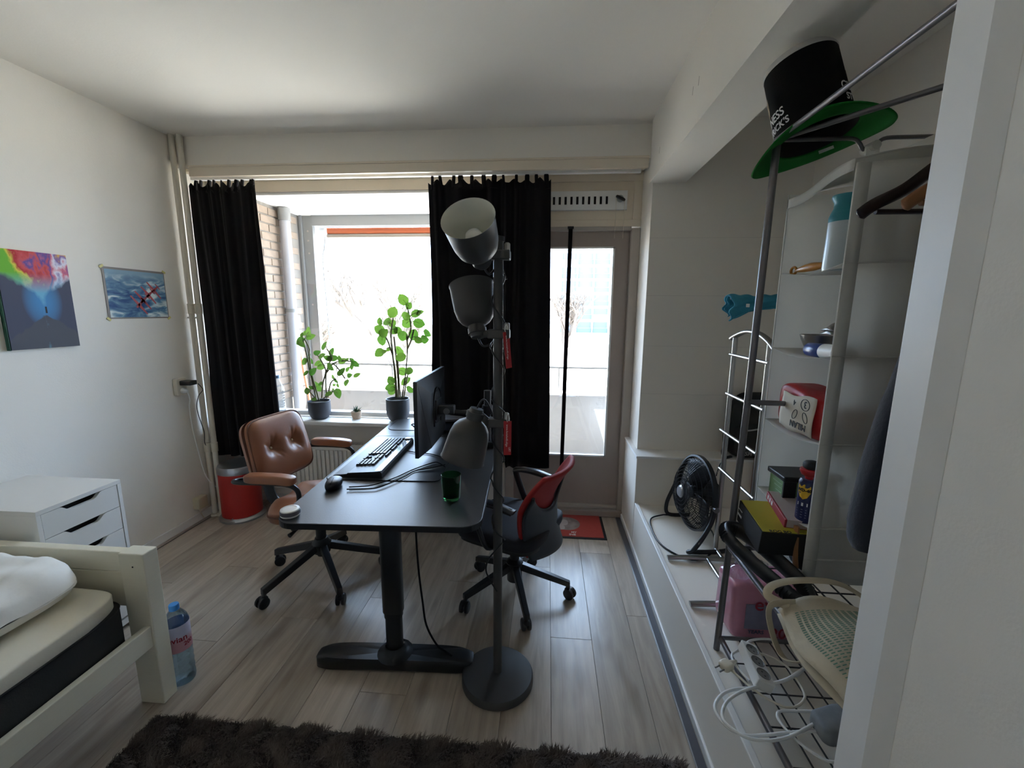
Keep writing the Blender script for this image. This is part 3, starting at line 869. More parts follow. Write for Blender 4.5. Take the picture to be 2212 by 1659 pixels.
# ================================================================= DESK
m_desk = mat('black_ash_laminate', (.016, .018, .022), .40, var=.12, scale=18, bump=.06, bscale=220, spec=.75)
RD = math.radians(3.0)
desk = thing('desk', 'black sit stand desk with rounded corners', 'desk', (-.612, 1.39, 0), RD)
MB().prism(rrect(-.385, 0, .385, 1.54, .075, 8), .706, .730).build('desktop', m_desk, desk, bevel=.002)
MB().prism(rrect(-.3855, -.0005, .3855, 1.5405, .075, 8), .7065, .7270).build('edge_band', mat('black_edge_band', (.010, .010, .012), .35), desk)
for yl in (.165, 1.36):
    col = MB().prism(rrect(-.042, yl - .030, .042, yl + .030, .022, 4), .26, .700)
    lg = col.build('leg', m_blackm, desk, bevel=.001, smooth=50)
    MB().prism(rrect(-.034, yl - .024, .034, yl + .024, .018, 4), .05, .262).build('inner_column', m_blackm, lg, smooth=50)
    MB().prism(rrect(-.037, yl - .027, .037, yl + .027, .02, 4), .235, .262).build('collar', m_black, lg, smooth=50)
    def foot(u, w, yl=yl):
        a = u * 2 * PI
        cx = math.copysign(abs(math.cos(a)) ** .35, math.cos(a)) * .335
        cy = math.copysign(abs(math.sin(a)) ** .45, math.sin(a)) * .050
        lift = .014 * (1 - (cx / .335) ** 2)
        prof = [(0, .0), (.95, .0), (1, .006), (1, .046), (.92, .058), (0, .060)]
        i = min(int(w * 5), 4)
        k = w * 5 - i
        s = prof[i][0] * (1 - k) + prof[i + 1][0] * k
        z = prof[i][1] * (1 - k) + prof[i + 1][1] * k
        return (cx * s, yl + cy * s, z + lift * (1 if z < .02 else .3))
    MB().grid(foot, 40, 6, closeu=True).build('foot', m_blackm, lg, smooth=50)
    MB().lathe([(.075, .062), (.06, .068), (.046, .08), (.04, .10)], 18, Matrix.Translation((0, yl, 0))).build('column_boot', m_black, lg, smooth=50)
B((-.05, .16, .665), (.05, 1.37, .700)).build('frame_beam', m_blackm, desk)
B((-.33, .14, .690), (.33, .19, .706)).build('cross_bar', m_blackm, desk)
B((-.33, 1.33, .690), (.33, 1.38, .706)).build('cross_bar', m_blackm, desk)
cd = thing('desk_cable', 'black cable hanging from the desk to its foot', 'cable', (-.40, 1.58, .05))
MB().tube(smooth_path([(-.531, 1.62, .70), (-.531, 1.61, .577), (-.524, 1.605, .423), (-.509, 1.60, .272), (-.494, 1.595, .165), (-.45, 1.585, .085), (-.41, 1.575, .062), (-.375, 1.555, .060)]), .0042, 8).build('cord', m_cord, cd, world=True, smooth=80)

# desk mats
m_mat = mat('dark_desk_mat', (.020, .024, .030), .42, var=.08, spec=.75)
DM = Matrix.Translation((-.612, 1.39, 0)) @ Matrix.Rotation(RD, 4, 'Z')
def on_desk(x, y, z=.7301):
    return DM @ Vector((x, y, z))
mt = thing('desk_mat', 'large dark desk mat under keyboard and monitor', 'desk mat', on_desk(-.1, .7), RD)
MB().prism(rrect(-.375, .405, .155, 1.10, .03), .7301, .7331, DM).build('pad', m_mat, mt, world=True)
MB().tube([DM @ Vector((x, y, .7325)) for x, y in rrect(-.375, .405, .155, 1.10, .03)], .0016, 6, closed=True).build('stitched_edge', m_cord, mt, world=True, smooth=80)
mt2 = thing('desk_mat', 'dark desk mat at the window end of the desk', 'desk mat', on_desk(0, 1.4), RD)
MB().prism(rrect(-.36, 1.235, .20, 1.525, .06), .7301, .7325, DM).build('pad', m_mat, mt2, world=True)
MB().tube([DM @ Vector((x, y, .732)) for x, y in rrect(-.36, 1.235, .20, 1.525, .06)], .0013, 6, closed=True).build('stitched_edge', m_cord, mt2, world=True, smooth=80)

# keyboard
kbr = RD - .02
K = Matrix.Translation((-.875, 2.072, .7331)) @ Matrix.Rotation(kbr, 4, 'Z')
kb = thing('keyboard', 'black keyboard with wide wrist rest and glossy top strip', 'keyboard', (-.875, 2.072, .7331), kbr)
prof = [(-.118, .002), (-.112, .010), (-.05, .017), (-.045, .022), (.072, .030), (.108, .034), (.116, .022), (.116, .0), (-.118, 0)]
MB().add([(x, -.265, z) for x, z in prof] + [(x, .265, z) for x, z in prof],
         [tuple(range(8, -1, -1)), tuple(range(9, 18))] + [(i, (i + 1) % 9, 9 + (i + 1) % 9, 9 + i) for i in range(9)]).build('case', m_black, kb, bevel=.0015)
MB().add([(.080, -.255, .0312), (.112, -.255, .0338), (.112, .22, .0338), (.080, .22, .0312), (.080, -.255, .0316), (.112, -.255, .0342), (.112, .22, .0342), (.080, .22, .0316)],
         [(4, 5, 6, 7), (0, 1, 5, 4), (1, 2, 6, 5), (2, 3, 7, 6), (3, 0, 4, 7)]).build('gloss_strip', mat('gloss_black', (.02, .022, .026), .12, coat=.5), kb)
ks = MB()
m_key = mat('grey_black_keycaps', (.055, .058, .064), .38)
def key(x, y, w, d=.0155):
    z = .0225 + (x + .045) * .067
    a, b = d / 2, w / 2
    ks.add([(x - a, y - b, z), (x + a, y - b, z), (x + a, y + b, z), (x - a, y + b, z),
            (x - a + .002, y - b + .0015, z + .008), (x + a - .002, y - b + .0015, z + .009), (x + a - .002, y + b - .0015, z + .009), (x - a + .002, y + b - .0015, z + .008)],
           [(4, 5, 6, 7), (0, 1, 5, 4), (1, 2, 6, 5), (2, 3, 7, 6), (3, 0, 4, 7)])
rows = [(-.036, [1.3, 1.3, 1.3, 6.2, 1.3, 1.3, 1.3, 1.3]), (-.017, [2.3] + [1] * 10 + [2.7]), (.002, [1.8] + [1] * 11 + [2.2]), (.021, [1.5] + [1] * 12 + [1.5]), (.040, [1] * 13 + [2]), ]
for x, ws in rows:
    y = .255
    for w in ws:
        L_ = w * .0182
        key(x, y - L_ / 2, L_ - .0025)
        y -= L_
    for k in range(3):
        if x in (-.017,) and k != 1 or x == .002:
            continue
        key(x, -.045 - k * .0185, .016)
    for k in range(4):
        key(x, -.110 - k * .0185, .016)
for k in range(16):
    if k in (1, 6, 11):
        continue
    key(.062, .247 - k * .0195, .0155, .012)
ko = ks.build('keys', m_key, kb)
ko['kind'] = 'stuff'
MB().sup((.09, .245, .034), (.018, .016, .006), .5, 14, 8).build('volume_dial', m_alu, kb, smooth=60)

# mouse
ms = thing('mouse', 'black computer mouse at the corner of the desk mat', 'mouse', (-.925, 1.705, .7301), .25)
def mfn(x, y, z):
    return (x, y * (1 - .12 * x / .03), max(z, -.018) * (1 + .15 * (-y / .06)))
MB().sup((0, 0, .018), (.033, .060, .022), .75, 24, 14, fn=mfn).build('shell', m_black, ms, smooth=60)
B((-.0008, -.055, .030), (.0008, .0, .041)).build('button_split', m_ink, ms)
MB().lathe([(0, -.004), (.010, -.004), (.010, .004), (0, .004)], 14, axis_matrix((0, .032, .034), (1, 0, 0))).build('scroll_wheel', m_greytube, ms, smooth=40)
for i, pts in enumerate(DESKCORDS):
    c = thing('mouse_cable', ['dark cable looping from the mouse across the mat', 'second dark cable crossing the first below the monitor'][i], 'cable', pts[0][:2] + (.7301,))
    MB().tube(smooth_path([(a, b, .7375) for a, b, _ in pts]), .0026, 6).build('cord', m_cord, c, world=True, smooth=80)
c = thing('keyboard_cable', 'dark cable leading from keyboard to monitor', 'cable', (-.74, 2.20, .7331))
MB().tube(smooth_path([(-.757, 2.19, .738), (-.70, 2.17, .738), (-.60, 2.15, .737), (-.50, 2.08, .737), (-.42, 2.06, .735)]), .0026, 6).build('cord', m_cord, c, world=True, smooth=80)

# white puck
pk = thing('round_puck', 'small round white and grey puck at the desk corner', 'puck', (-.958, 1.432, .7301))
MB().lathe([(0, 0), (.030, 0), (.034, .004), (.034, .008), (0, .008)], 28).build('base', m_white, pk, smooth=40)
MB().lathe([(.034, .008), (.036, .010), (.036, .022), (.034, .024), (0, .024)], 28).build('band', mat('grey_purple_plastic', (.10, .09, .11), .4), pk, smooth=40)
MB().lathe([(.034, .024), (.033, .028), (.024, .0295), (.0235, .0285), (0, .0285)], 28).build('cap', m_white, pk, smooth=40)

# green glass tumbler
gt = thing('glass_tumbler', 'dark green glass tumbler standing on the desk', 'glass', (-.385, 1.640, .7301))
m_gg = bpy.data.materials.new('green_bottle_glass')
nt, N, L, b = nodes_of(m_gg)
b.inputs['Base Color'].default_value = (.05, .26, .10, 1)
b.inputs['Transmission Weight'].default_value = 1
b.inputs['Roughness'].default_value = .06
b.inputs['IOR'].default_value = 1.45
MB().lathe([(0, 0), (.034, 0), (.037, .004), (.041, .105), (.039, .106), (.0355, .012), (0, .010)], 32).build('tumbler', m_gg, gt, smooth=60)

# monitor and arm
mon = thing('monitor', 'black monitor seen from behind on an arm', 'monitor', (-.64, 2.27, .775))
m_mon = mat('dark_monitor_shell', (.030, .031, .035), .42, var=.06, bump=.04, bscale=400)
RM = Matrix.Translation((-.64, 2.27, .968)) @ Matrix.Rotation(math.radians(1.0), 4, 'Z')
MB().box((-.008, -.30, -.193), (.012, .30, .193), RM).build('panel_frame', m_black, mon, world=True, bevel=.003)
MB().box((-.0085, -.294, -.180), (-.008, .294, .187), RM).build('screen', mat('dark_screen', (.006, .006, .008), .15), mon, world=True)
bk = MB()
bk.add([RM @ Vector(p) for p in [(.012, -.298, -.191), (.012, .298, -.191), (.012, .298, .191), (.012, -.298, .191), (.034, -.14, -.19), (.034, .14, -.19), (.034, .11, .10), (.034, -.11, .10)]],
       [(0, 1, 5, 4), (1, 2, 6, 5), (2, 3, 7, 6), (3, 0, 4, 7), (4, 5, 6, 7)])
bk.build('back_shell', m_mon, mon, world=True)
MB().add([RM @ Vector(p) for p in [(.0135, -.298, .191), (.0125, -.298, .191), (.0345, -.14, -.19), (.036, -.14, -.19)]], [(0, 1, 2, 3)]).build('crease', m_black, mon, world=True)
rng = []
for i in range(21):
    a = PI * i / 20
    rng.append((.037, -.075 * math.cos(a), .03 + .085 * math.sin(a) ** .8))
MB().tube([RM @ Vector(p) for p in [(.037, -.075, -.09)] + rng + [(.037, .075, -.09)]], .004, 6).build('recess_rim', m_black, mon, world=True)
MB().prism(rrect(-.07, -.085, .07, .10, .06, 6), .034, .038, RM @ Matrix(((0, 0, 1, 0), (1, 0, 0, 0), (0, 1, 0, 0), (0, 0, 0, 1)))).build('recess_plate', m_ink, mon, world=True)
arm = thing('monitor_mount', 'black jointed monitor arm clamped to the desk edge', 'monitor arm', (-.335, 2.36, .73))
B((-.604, 2.215, .91), (-.592, 2.325, 1.02)).build('mount_plate', m_blackm, arm, world=True, bevel=.004)
hdm = MB()
hdm.box((-.594, 2.245, .935), (-.505, 2.295, .985))
hdm.build('tilt_head', m_blackm, arm, world=True, bevel=.006)
MB().lathe([(0, 0), (.017, 0), (.017, .008), (0, .008)], 18, axis_matrix((-.545, 2.243, .955), (0, -1, 0))).build('pivot_cap', m_greytube, arm, world=True, smooth=40)
MB().tube([(-.53, 2.27, .945), (-.43, 2.31, .925), (-.335, 2.36, .945)], .017, 10).build('link', m_blackm, arm, world=True, smooth=50)
MB().tube([(-.335, 2.36, .76), (-.335, 2.36, 1.055)], .020, 16).build('post', m_blackm, arm, world=True, smooth=50)
MB().lathe([(.02, 0), (.030, 0), (.030, .05), (.02, .05)], 18, Matrix.Translation((-.335, 2.36, .92))).build('collar', m_blackm, arm, world=True, smooth=50)
cp = MB()
cp.box((-.375, 2.31, .7305), (-.285, 2.41, .762))
cp.box((-.292, 2.32, .655), (-.281, 2.40, .7305))
cp.box((-.345, 2.33, .655), (-.281, 2.39, .667))
cp.build('clamp', m_blackm, arm, world=True, bevel=.003)

# laptop on wire stand behind the monitor
ls = thing('laptop_stand', 'black wire laptop stand behind the monitor', 'stand', (-.66, 2.72, .7326))
for y in (2.62, 2.82):
    MB().tube(smooth_path([(-.83, y, .737), (-.50, y, .737), (-.47, y, .75), (-.50, y, .80), (-.84, y, .775), (-.86, y, .76), (-.83, y, .737)], 4), .004, 6).build('side_wire', m_black, ls, world=True)
for x, z in ((-.84, .775), (-.67, .788), (-.52, .798)):
    MB().tube([(x, 2.62, z), (x, 2.82, z)], .0035, 6).build('cross_wire', m_black, ls, world=True)
LM = Matrix.Translation((-.68, 2.72, .8035)) @ Matrix.Rotation(math.radians(-4.2), 4, 'Y')
lt = thing('laptop', 'closed silver laptop lying on the wire stand', 'laptop', (-.68, 2.72, .797))
MB().box((-.16, -.13, -.008), (.16, .13, .002), LM).build('base', m_greytube, lt, world=True, bevel=.003)
MB().box((-.16, -.13, .003), (.16, .13, .009), LM).build('lid', m_greytube, lt, world=True, bevel=.003)
og = thing('cable_organiser', 'black wire desk tray holding cables beside the monitor', 'tray', (-.47, 2.46, .7301))
for i in range(7):
    MB().tube([(-.56 + i * .03, 2.40, .733), (-.56 + i * .03, 2.40, .80)], .0028, 5).build('wire', m_black, og, world=True)
MB().tube([(-.57, 2.40, .80), (-.36, 2.40, .80), (-.36, 2.52, .80), (-.57, 2.52, .80)], .003, 5, closed=True).build('rim', m_black, og, world=True)
B((-.57, 2.40, .7302), (-.36, 2.52, .735)).build('floor_plate', m_black, og, world=True)
for x0, x1, z in ((-.56, -.50, .82), (-.49, -.38, .81)):
    B((x0, 2.42, .735), (x1, 2.50, z)).build('adapter_block', m_ink if x0 < -.5 else m_white, og, world=True, bevel=.003)
co = thing('cable_coil', 'small pale disc of coiled cable under the monitor', 'coil', (-.60, 2.20, .7331))
MB().lathe([(.012, 0), (.030, 0), (.032, .005), (.030, .010), (.012, .010), (.012, 0)], 24, Matrix.Translation((.08, .02, 0))).build('coil', m_offwhite, co, smooth=60)

# ================================================================= FLOOR LAMP
m_lamp = mat('dark_grey_lamp_paint', (.052, .050, .049), .5, var=.05, bump=.05, bscale=300)
m_lampin = mat('white_lamp_inside', (.70, .70, .62), .5)
m_bulb = mat('opal_bulb', (.80, .78, .74), .35)
lamp = thing('floor_lamp', 'dark grey floor lamp with three bell shades', 'floor lamp', (-.176, 1.515, 0))
LX, LY = -.176, 1.515
MB().lathe([(0, 0), (.140, 0), (.146, .006), (.146, .028), (.140, .036), (.06, .044), (.022, .046), (0, .046)], 48).build('base', m_lamp, lamp, smooth=40)
MB().tube([(0, 0, .04), (0, 0, 1.745)], .0175, 20).build('pole', m_lamp, lamp, smooth=60)
MB().lathe([(.0175, 1.735), (.021, 1.735), (.021, 1.752), (0, 1.756)], 20).build('pole_cap', m_lamp, lamp, smooth=40)
def spot(zc, joint, axis, side):
    """clamp on the pole, arm, neck, shade with inside and bulb; axis points to the mouth"""
    cm = MB()
    cm.box((-.036, -.024, zc - .016), (.042, .024, zc + .016))
    clm = cm.build('clamp', m_lamp, lamp, bevel=.004)
    MB().lathe([(0, 0), (.010, 0), (.010, .022), (.006, .026), (0, .026)], 12, Matrix.Translation((.032, -.010, zc + .014))).build('clamp_screw', m_chrome, clm, smooth=40)
    A = axis_matrix(joint, axis)
    outp = [(0, -.012), (.024, -.010), (.027, .0), (.030, .034), (.040, .040), (.053, .049), (.066, .067), (.0735, .095), (.077, .130), (.081, .186), (.084, .192)]
    sh = MB().lathe(outp, 40, A).build('shade', m_lamp, lamp, smooth=50)
    inp = [(.0835, .192), (.079, .186), (.075, .130), (.071, .096), (.063, .070), (.05, .056), (.03, .050), (0, .048)]
    MB().lathe(inp, 40, A).build('shade_lining', m_lampin, sh, smooth=50)
    MB().lathe([(.013, .046), (.014, .070), (.026, .086), (.030, .108), (.024, .128), (.010, .138), (0, .139)], 24, A).build('bulb', m_bulb, sh, smooth=60)
    j = Vector(joint)
    yo = MB()
    yo.tube([(-.035, 0, zc), tuple((Vector((-.035, 0, zc)) * .4 + j * .6)), tuple(j + A.to_3x3() @ Vector((0, 0, .02)))], .013, 8, flat=(1.1, .6))
    yo.build('yoke', m_lamp, lamp, smooth=50)
    MB().lathe([(.0285, -.008), (.0335, -.008), (.0335, .012), (.029, .012)], 24, A @ Matrix.Translation((0, 0, .012))).build('neck_ring', m_lamp, sh, smooth=40)
    e = A @ Vector((0, 0, -.012))
    MB().tube(smooth_path([e, e + Vector((.02, .01, -.03)) if axis[2] > 0 else e + Vector((.03, 0, .03)), Vector((.0, .03, zc - .03)), Vector((.026, .02, zc - .08))], 6), .0038, 8).build('lead', m_black, lamp, smooth=60)
spot(1.690, (-.048, -.050, 1.660), (-.10, -.80, .58), 1)
spot(1.420, (-.075, .010, 1.415), (-.17, .34, .92), 1)
spot(1.095, (-.080, -.005, 1.137), (-.27, -.05, -.96), 1)
sp = []
zz = 1.62
while zz > .62:
    a = (1.62 - zz) * 38
    rr = .0225 if (1.62 - zz) % .25 < .18 else .028
    sp.append((rr * math.cos(a), rr * math.sin(a), zz))
    zz -= .008
MB().tube(sp, .0032, 6).build('spiral_cord', m_black, lamp, smooth=80)
MB().tube(smooth_path([(.02, -.01, .62), (.0, -.02, .60), (-.035, -.015, .55), (-.045, -.01, .50), (-.03, -.01, .46), (-.015, -.018, .44), (-.0, -.0225, .42)]), .0032, 6).build('slack_cord', m_black, lamp, smooth=80)
# red tags
m_tag = mat('red_tag_card', (.38, .010, .016), .45)
for i, (x, y, zt, hh, tilt, lab) in enumerate(((-.146, 1.492, 1.428, .128, .08, 'slim red tag with white print hanging on the middle lamp clamp'), (-.138, 1.488, 1.108, .128, -.02, 'red tag with white print hanging on the lowest lamp clamp'))):
    tg = thing('red_tag', lab, 'tag', (x, y, zt), 0, 'red tags on the lamp')
    w = .009 if i == 0 else .0145
    R_ = Matrix.Translation((x, y, zt)) @ Matrix.Rotation(-tilt, 4, 'Y') @ Matrix.Rotation((.9 if i == 0 else .2), 4, 'Z')
    ww = .0145
    MB().prism([(-ww, 0), (ww, 0), (ww * 1.1, -hh), (-ww * .8, -hh)], -.0012, .0012, R_ @ Matrix.Rotation(PI / 2, 4, 'X')).build('card', m_tag, tg, world=True)
    T_ = R_ @ Matrix.Translation((-.0045, -.0016, -.012)) @ Matrix.Rotation(PI / 2, 4, 'X') @ Matrix.Rotation(-PI / 2, 4, 'Z')
    text('print', 'www.hotelwifi.nl/go' if i == 0 else 'www.hotelwifi.nl/go', .0105, m_lettw, tg, T_, .0003, 'LEFT')
    if i:
        text('print', 'UIT', .011, m_lettw, tg, R_ @ Matrix.Translation((.006, -.0016, -.098)) @ Matrix.Rotation(PI / 2, 4, 'X') @ Matrix.Rotation(-PI / 2, 4, 'Z'), .0003, 'LEFT')
    MB().tube(smooth_path([(x, y, zt - .006), (x - .004, y - .003, zt + .012), (x + .002, y - .004, zt + .026), (x + .006, y + .002, zt + .010), (x, y, zt - .004)], 4), .0012, 5).build('string', m_white, tg, world=True)

# ================================================================= TAN OFFICE CHAIR
m_tan = mat('tan_leather', (.30, .118, .058), .33, var=.14, scale=12, bump=.08, bscale=260, spec=.6)
m_piping = mat('dark_tan_piping', (.16, .06, .03), .45)
def star_base(t, R, ang0, hub_z, arm_h, mt_, casters=True, taper=.6):
    for k in range(5):
        a = ang0 + k * 2 * PI / 5
        M_ = Matrix.Rotation(a, 4, 'Z')
        sp_ = MB()
        v = [(.02, -.020, hub_z - arm_h), (.02, .020, hub_z - arm_h), (.02, .018, hub_z), (.02, -.018, hub_z),
             (R + .01, -.016, .066), (R + .01, .016, .066), (R + .01, .013, .066 + arm_h * taper), (R + .01, -.013, .066 + arm_h * taper)]
        sp_.add(v, [(0, 3, 2, 1), (4, 5, 6, 7), (0, 1, 5, 4), (1, 2, 6, 5), (2, 3, 7, 6), (3, 0, 4, 7)], M_)
        leg = sp_.build('leg', mt_, t, bevel=.004)
        cs = MB()
        ca = a + .9 + k * 1.3
        C_ = M_ @ Matrix.Translation((R, 0, 0)) @ Matrix.Rotation(ca, 4, 'Z')
        cs.tube([(0, 0, .05), (0, 0, .085)], .011, 10, M=C_)
        for s in (-1, 1):
            cs.lathe([(0, -.008), (.022, -.010), (.029, -.006), (.030, .0), (.029, .007), (.020, .011), (0, .011)], 18, C_ @ Matrix.Translation((.012, s * .0135, .030)) @ Matrix.Rotation(PI / 2, 4, 'X'))
        cs.sup((.006, 0, .046), (.022, .020, .014), .7, 12, 8, M=C_)
        cs.build('caster', m_black, leg, smooth=50)
bc = thing('office_chair', 'tan leather office chair with buttoned backrest and black base', 'office chair', (-1.25, 2.126, 0), 0)
star_base(bc, .325, math.atan2(2.193 - 2.126, -1.568 + 1.25), .215, .042, m_blackm, taper=.9)
MB().lathe([(.045, .150), (.047, .19), (.052, .205), (.038, .222), (.034, .235), (0, .235)], 20).build('hub', m_black, bc, smooth=40)
MB().tube([(0, 0, .13), (0, 0, .335)], .027, 18).build('gas_column', m_black, bc, smooth=60)
MB().tube([(0, 0, .33), (0, 0, .40)], .015, 14).build('piston', m_greytube, bc, smooth=60)
B((-.11, -.08, .385), (.11, .08, .42)).build('seat_mechanism', m_blackm, bc, bevel=.008)
MB().tube([(.0, -.08, .392), (-.02, -.19, .380), (-.03, -.235, .372)], [.006, .006, .012], 8).build('height_lever', m_black, bc, smooth=60)
def seatfn(x, y, z):
    # thick cushion, front edge (towards +x) rolls down
    if x > .12:
        z -= (x - .12) ** 2 * 1.2
    z += .012 * math.cos(y * 30) * math.cos(x * 18) * (1 if z > 0 else 0)
    return x, y, z
MB().sup((.035, 0, .455), (.215, .225, .050), .32, 44, 18, fn=seatfn).build('seat', m_tan, bc, smooth=60)
MB().tube([(math.copysign(abs(math.cos(a)) ** .32, math.cos(a)) * .217 + .035, math.copysign(abs(math.sin(a)) ** .32, math.sin(a)) * .227, .455 - (.02 if math.cos(a) > .6 else 0)) for a in [i * 2 * PI / 48 for i in range(48)]], .0045, 6, closed=True).build('seat_piping', m_piping, bc, smooth=80)
# backrest: faces +x, reclined
BT = Matrix.Translation((-.205, -.012, .768)) @ Matrix.Rotation(math.radians(-9), 4, 'Z') @ Matrix.Rotation(math.radians(-13), 4, 'Y')
buttons = [(-.070, .005), (.080, .005)]
def backfn(x, y, z):
    # local: x thickness, y width, z height
    d = 0
    for by, bz in buttons:
        q = math.hypot((y - by) / .040, (z - bz) / .040)
        d += .026 * math.exp(-q * q)
        q1 = math.hypot((y - by) / .012, (z - bz) / .012)
        d += .008 * math.exp(-q1 * q1)
        for ang in (1.7, 1.2, -.7, -1.0, 2.6):
            dy, dz = y - by, z - bz
            al = dy * math.cos(ang) + dz * math.sin(ang)
            pe = -dy * math.sin(ang) + dz * math.cos(ang)
            if al > 0:
                d += .0045 * math.exp(-(pe / .007) ** 2) * math.exp(-((al - .035) / .03) ** 2)
    x += .016 * (1 - (z / .2) ** 2) * (1 - (y / .23) ** 2) - d
    x += .015 * (y / .23) ** 2
    y *= 1 - .05 * (z / .19)
    return x, y, z
MB().pad(.197, .174, .040, 5.5, backfn, 34, 120, BT, Tb=.046).build('backrest', m_tan, bc, smooth=80)
def rim(off):
    L_ = []
    for i in range(56):
        a = i * 2 * PI / 56
        y = math.copysign(abs(math.cos(a)) ** .32, math.cos(a)) * .193
        z = math.copysign(abs(math.sin(a)) ** .32, math.sin(a)) * .170
        y *= 1 - .05 * (z / .19)
        L_.append(BT @ Vector((off + .012 * (y / .23) ** 2 - .014, y, z)))
    return L_
MB().tube(rim(.036), .0042, 6, closed=True).build('back_piping', m_piping, bc, smooth=80)
for by, bz in buttons:
    MB().sup((.0245, by, bz), (.007, .0085, .0085), .9, 14, 8, M=BT).build('button', mat('brass_button', (.50, .36, .22), .35, metal=.4), bc, smooth=60)
MB().tube(smooth_path([(-.10, 0, .41), (-.24, 0, .43), (-.285, 0, .52), (-.295, 0, .72)], 5), .020, 10, flat=(1.6, .6)).build('back_bracket', m_blackm, bc, smooth=60)
for s in (-1, 1):
    a = MB()
    a.tube(smooth_path([(-.235, s * .20, .655), (-.265, s * .255, .665), (-.235, s * .292, .672), (-.05, s * .295, .675), (.045, s * .295, .665), (.075, s * .292, .62), (.05, s * .285, .52), (.01, s * .26, .425), (.0, s * .12, .405)], 5), .0115, 10)
    fr_ = a.build('armrest', m_blackm, bc, smooth=60)
    def padfn(x, y, z):
        return x, y, z - .10 * max(0, x - .03) ** 1.0 * (x > .03) * .8
    MB().sup((-.062, s * .295, .700), (.125, .030, .022), .38, 30, 14, fn=padfn).build('arm_pad', m_tan, fr_, smooth=60)

# ================================================================= RED AND BLACK OFFICE CHAIR
m_redf = mat('red_mesh_fabric', (.33, .012, .011), .7, var=.1, scale=60, bump=.15, bscale=500)
m_seatf = mat('black_blue_seat_fabric', (.012, .0115, .018), .8, var=.15, scale=60, bump=.1, bscale=400)
m_shell = mat('slate_plastic_shell', (.032, .035, .044), .5)
RC = math.atan2(.385, -.92)
rc = thing('office_chair', 'black office chair with red backrest at the far desk side', 'office chair', (-.150, 2.070, 0), RC)
# casters seen at these places
star_base(rc, .285, math.atan2(1.801 - 2.07, -.072 + .15) - RC, .190, .040, m_blackm, taper=.7)
MB().lathe([(.040, .085), (.042, .16), (.046, .19), (.030, .205), (0, .21)], 18).build('hub', m_black, rc, smooth=40)
MB().tube([(0, 0, .18), (0, 0, .36)], .026, 16).build('gas_column', m_black, rc, smooth=60)
B((-.12, -.09, .335), (.12, .09, .375)).build('seat_mechanism', m_blackm, rc, bevel=.01)
MB().sup((-.02, .12, .325), (.05, .02, .02), .5, 12, 8).build('tilt_knob', m_black, rc, smooth=60)
def seat2(x, y, z):
    if x > .13:
        z -= (x - .13) ** 2 * 2.0
    if x < -.12:
        z += (-.12 - x) ** 2 * 1.6
    return x, y, z
MB().sup((.02, 0, .405), (.235, .225, .040), .42, 44, 18, fn=seat2).build('seat', m_seatf, rc, smooth=60)
MB().sup((.02, 0, .372), (.225, .215, .022), .42, 36, 10, fn=seat2).build('seat_shell', m_black, rc, smooth=60)
# curved back: u across width, w up the height
def backpt(u, w, off=0):
    y = (u - .5) * 2
    hw = .205 * (1 - .18 * (1 - w) ** 2 + (-.10 * max(0, w - .75) / .25))
    z = .345 + .415 * w
    x = -.215 + .055 * (1 - (2 * w - .75) ** 2) - .09 * max(0, w - .55) - .03 * (1 - w)
    x += .075 * y * y * (1 - .35 * w)
    return (x + off, y * hw, z)
MB().grid(lambda u, w: backpt(u, w), 28, 30).build('backrest', m_redf, rc, smooth=80, solid=.022)
def shellpt(u, w):
    y = (u - .5) * 2
    top = .50 + .30 * abs(y) ** 2.2
    p = backpt(u, w * top, -.022)
    q = 1.04
    return (p[0] - .004, p[1] * q, p[2] - .01)
MB().grid(shellpt, 30, 20).build('back_shell', m_shell, rc, smooth=80, solid=.012)
MB().tube([Vector(shellpt(i / 24, 1)) + Vector((.004, 0, 0)) for i in range(25)], .008, 8).build('shell_rim', m_black, rc, smooth=80)
MB().tube(smooth_path([(-.06, 0, .355), (-.15, 0, .338), (-.205, 0, .355)], 5), .022, 10, flat=(.6, 2.0)).build('back_bracket', m_black, rc, smooth=60)
for s in (-1, 1):
    a = MB()
    a.tube(smooth_path([(.02, s * .15, .37), (.03, s * .235, .38), (.075, s * .24, .47), (.115, s * .235, .585), (.10, s * .235, .602), (.02, s * .235, .605), (-.10, s * .235, .590)], 5), .016, 10, flat=(.75, 1.1))
    f_ = a.build('armrest', m_blackm, rc, smooth=60)
    MB().tube(smooth_path([(.125, s * .236, .594), (.06, s * .236, .612), (-.02, s * .236, .612), (-.115, s * .236, .594)], 6), .018, 10, flat=(.45, 1.4)).build('arm_pad', mat('satin_black_pad', (.03, .032, .038), .3), f_, smooth=60)

# ================================================================= BED
m_bedw = mat('white_stained_pine', (.78, .75, .62), .5, var=.05, scale=6, stretch=(3, 3, 30))
m_sheet = mat('cream_mattress_quilt', (.76, .73, .62), .9, var=.05, bump=.2, bscale=60)
m_mside = mat('charcoal_mattress_side', (.030, .029, .028), .9, var=.15, bump=.15, bscale=200)
m_cotton = mat('white_cotton', (.80, .79, .75), .9, var=.03, bump=.25, bscale=30)
bed = thing('bed', 'white wooden bed frame with slatted headboard', 'bed', (-1.94, .30, 0))
for (x0, x1, y0, y1) in ((-1.535, -1.438, 1.290, 1.350), (-2.44, -2.35, 1.290, 1.350), (-1.535, -1.438, -.80, -.74), (-2.44, -2.35, -.80, -.74)):
    p_ = B((x0, y0, 0), (x1, y1, .625)).build('post', m_bedw, bed, world=True, bevel=.004)
    if y0 > 0 and x0 > -2:
        for z, y in ((.575, 1.2895),):
            MB().lathe([(0, 0), (.003, 0), (.003, .001), (0, .001)], 8, axis_matrix((-1.482, y, z), (0, -1, 0))).build('peg', m_ink, p_, world=True)
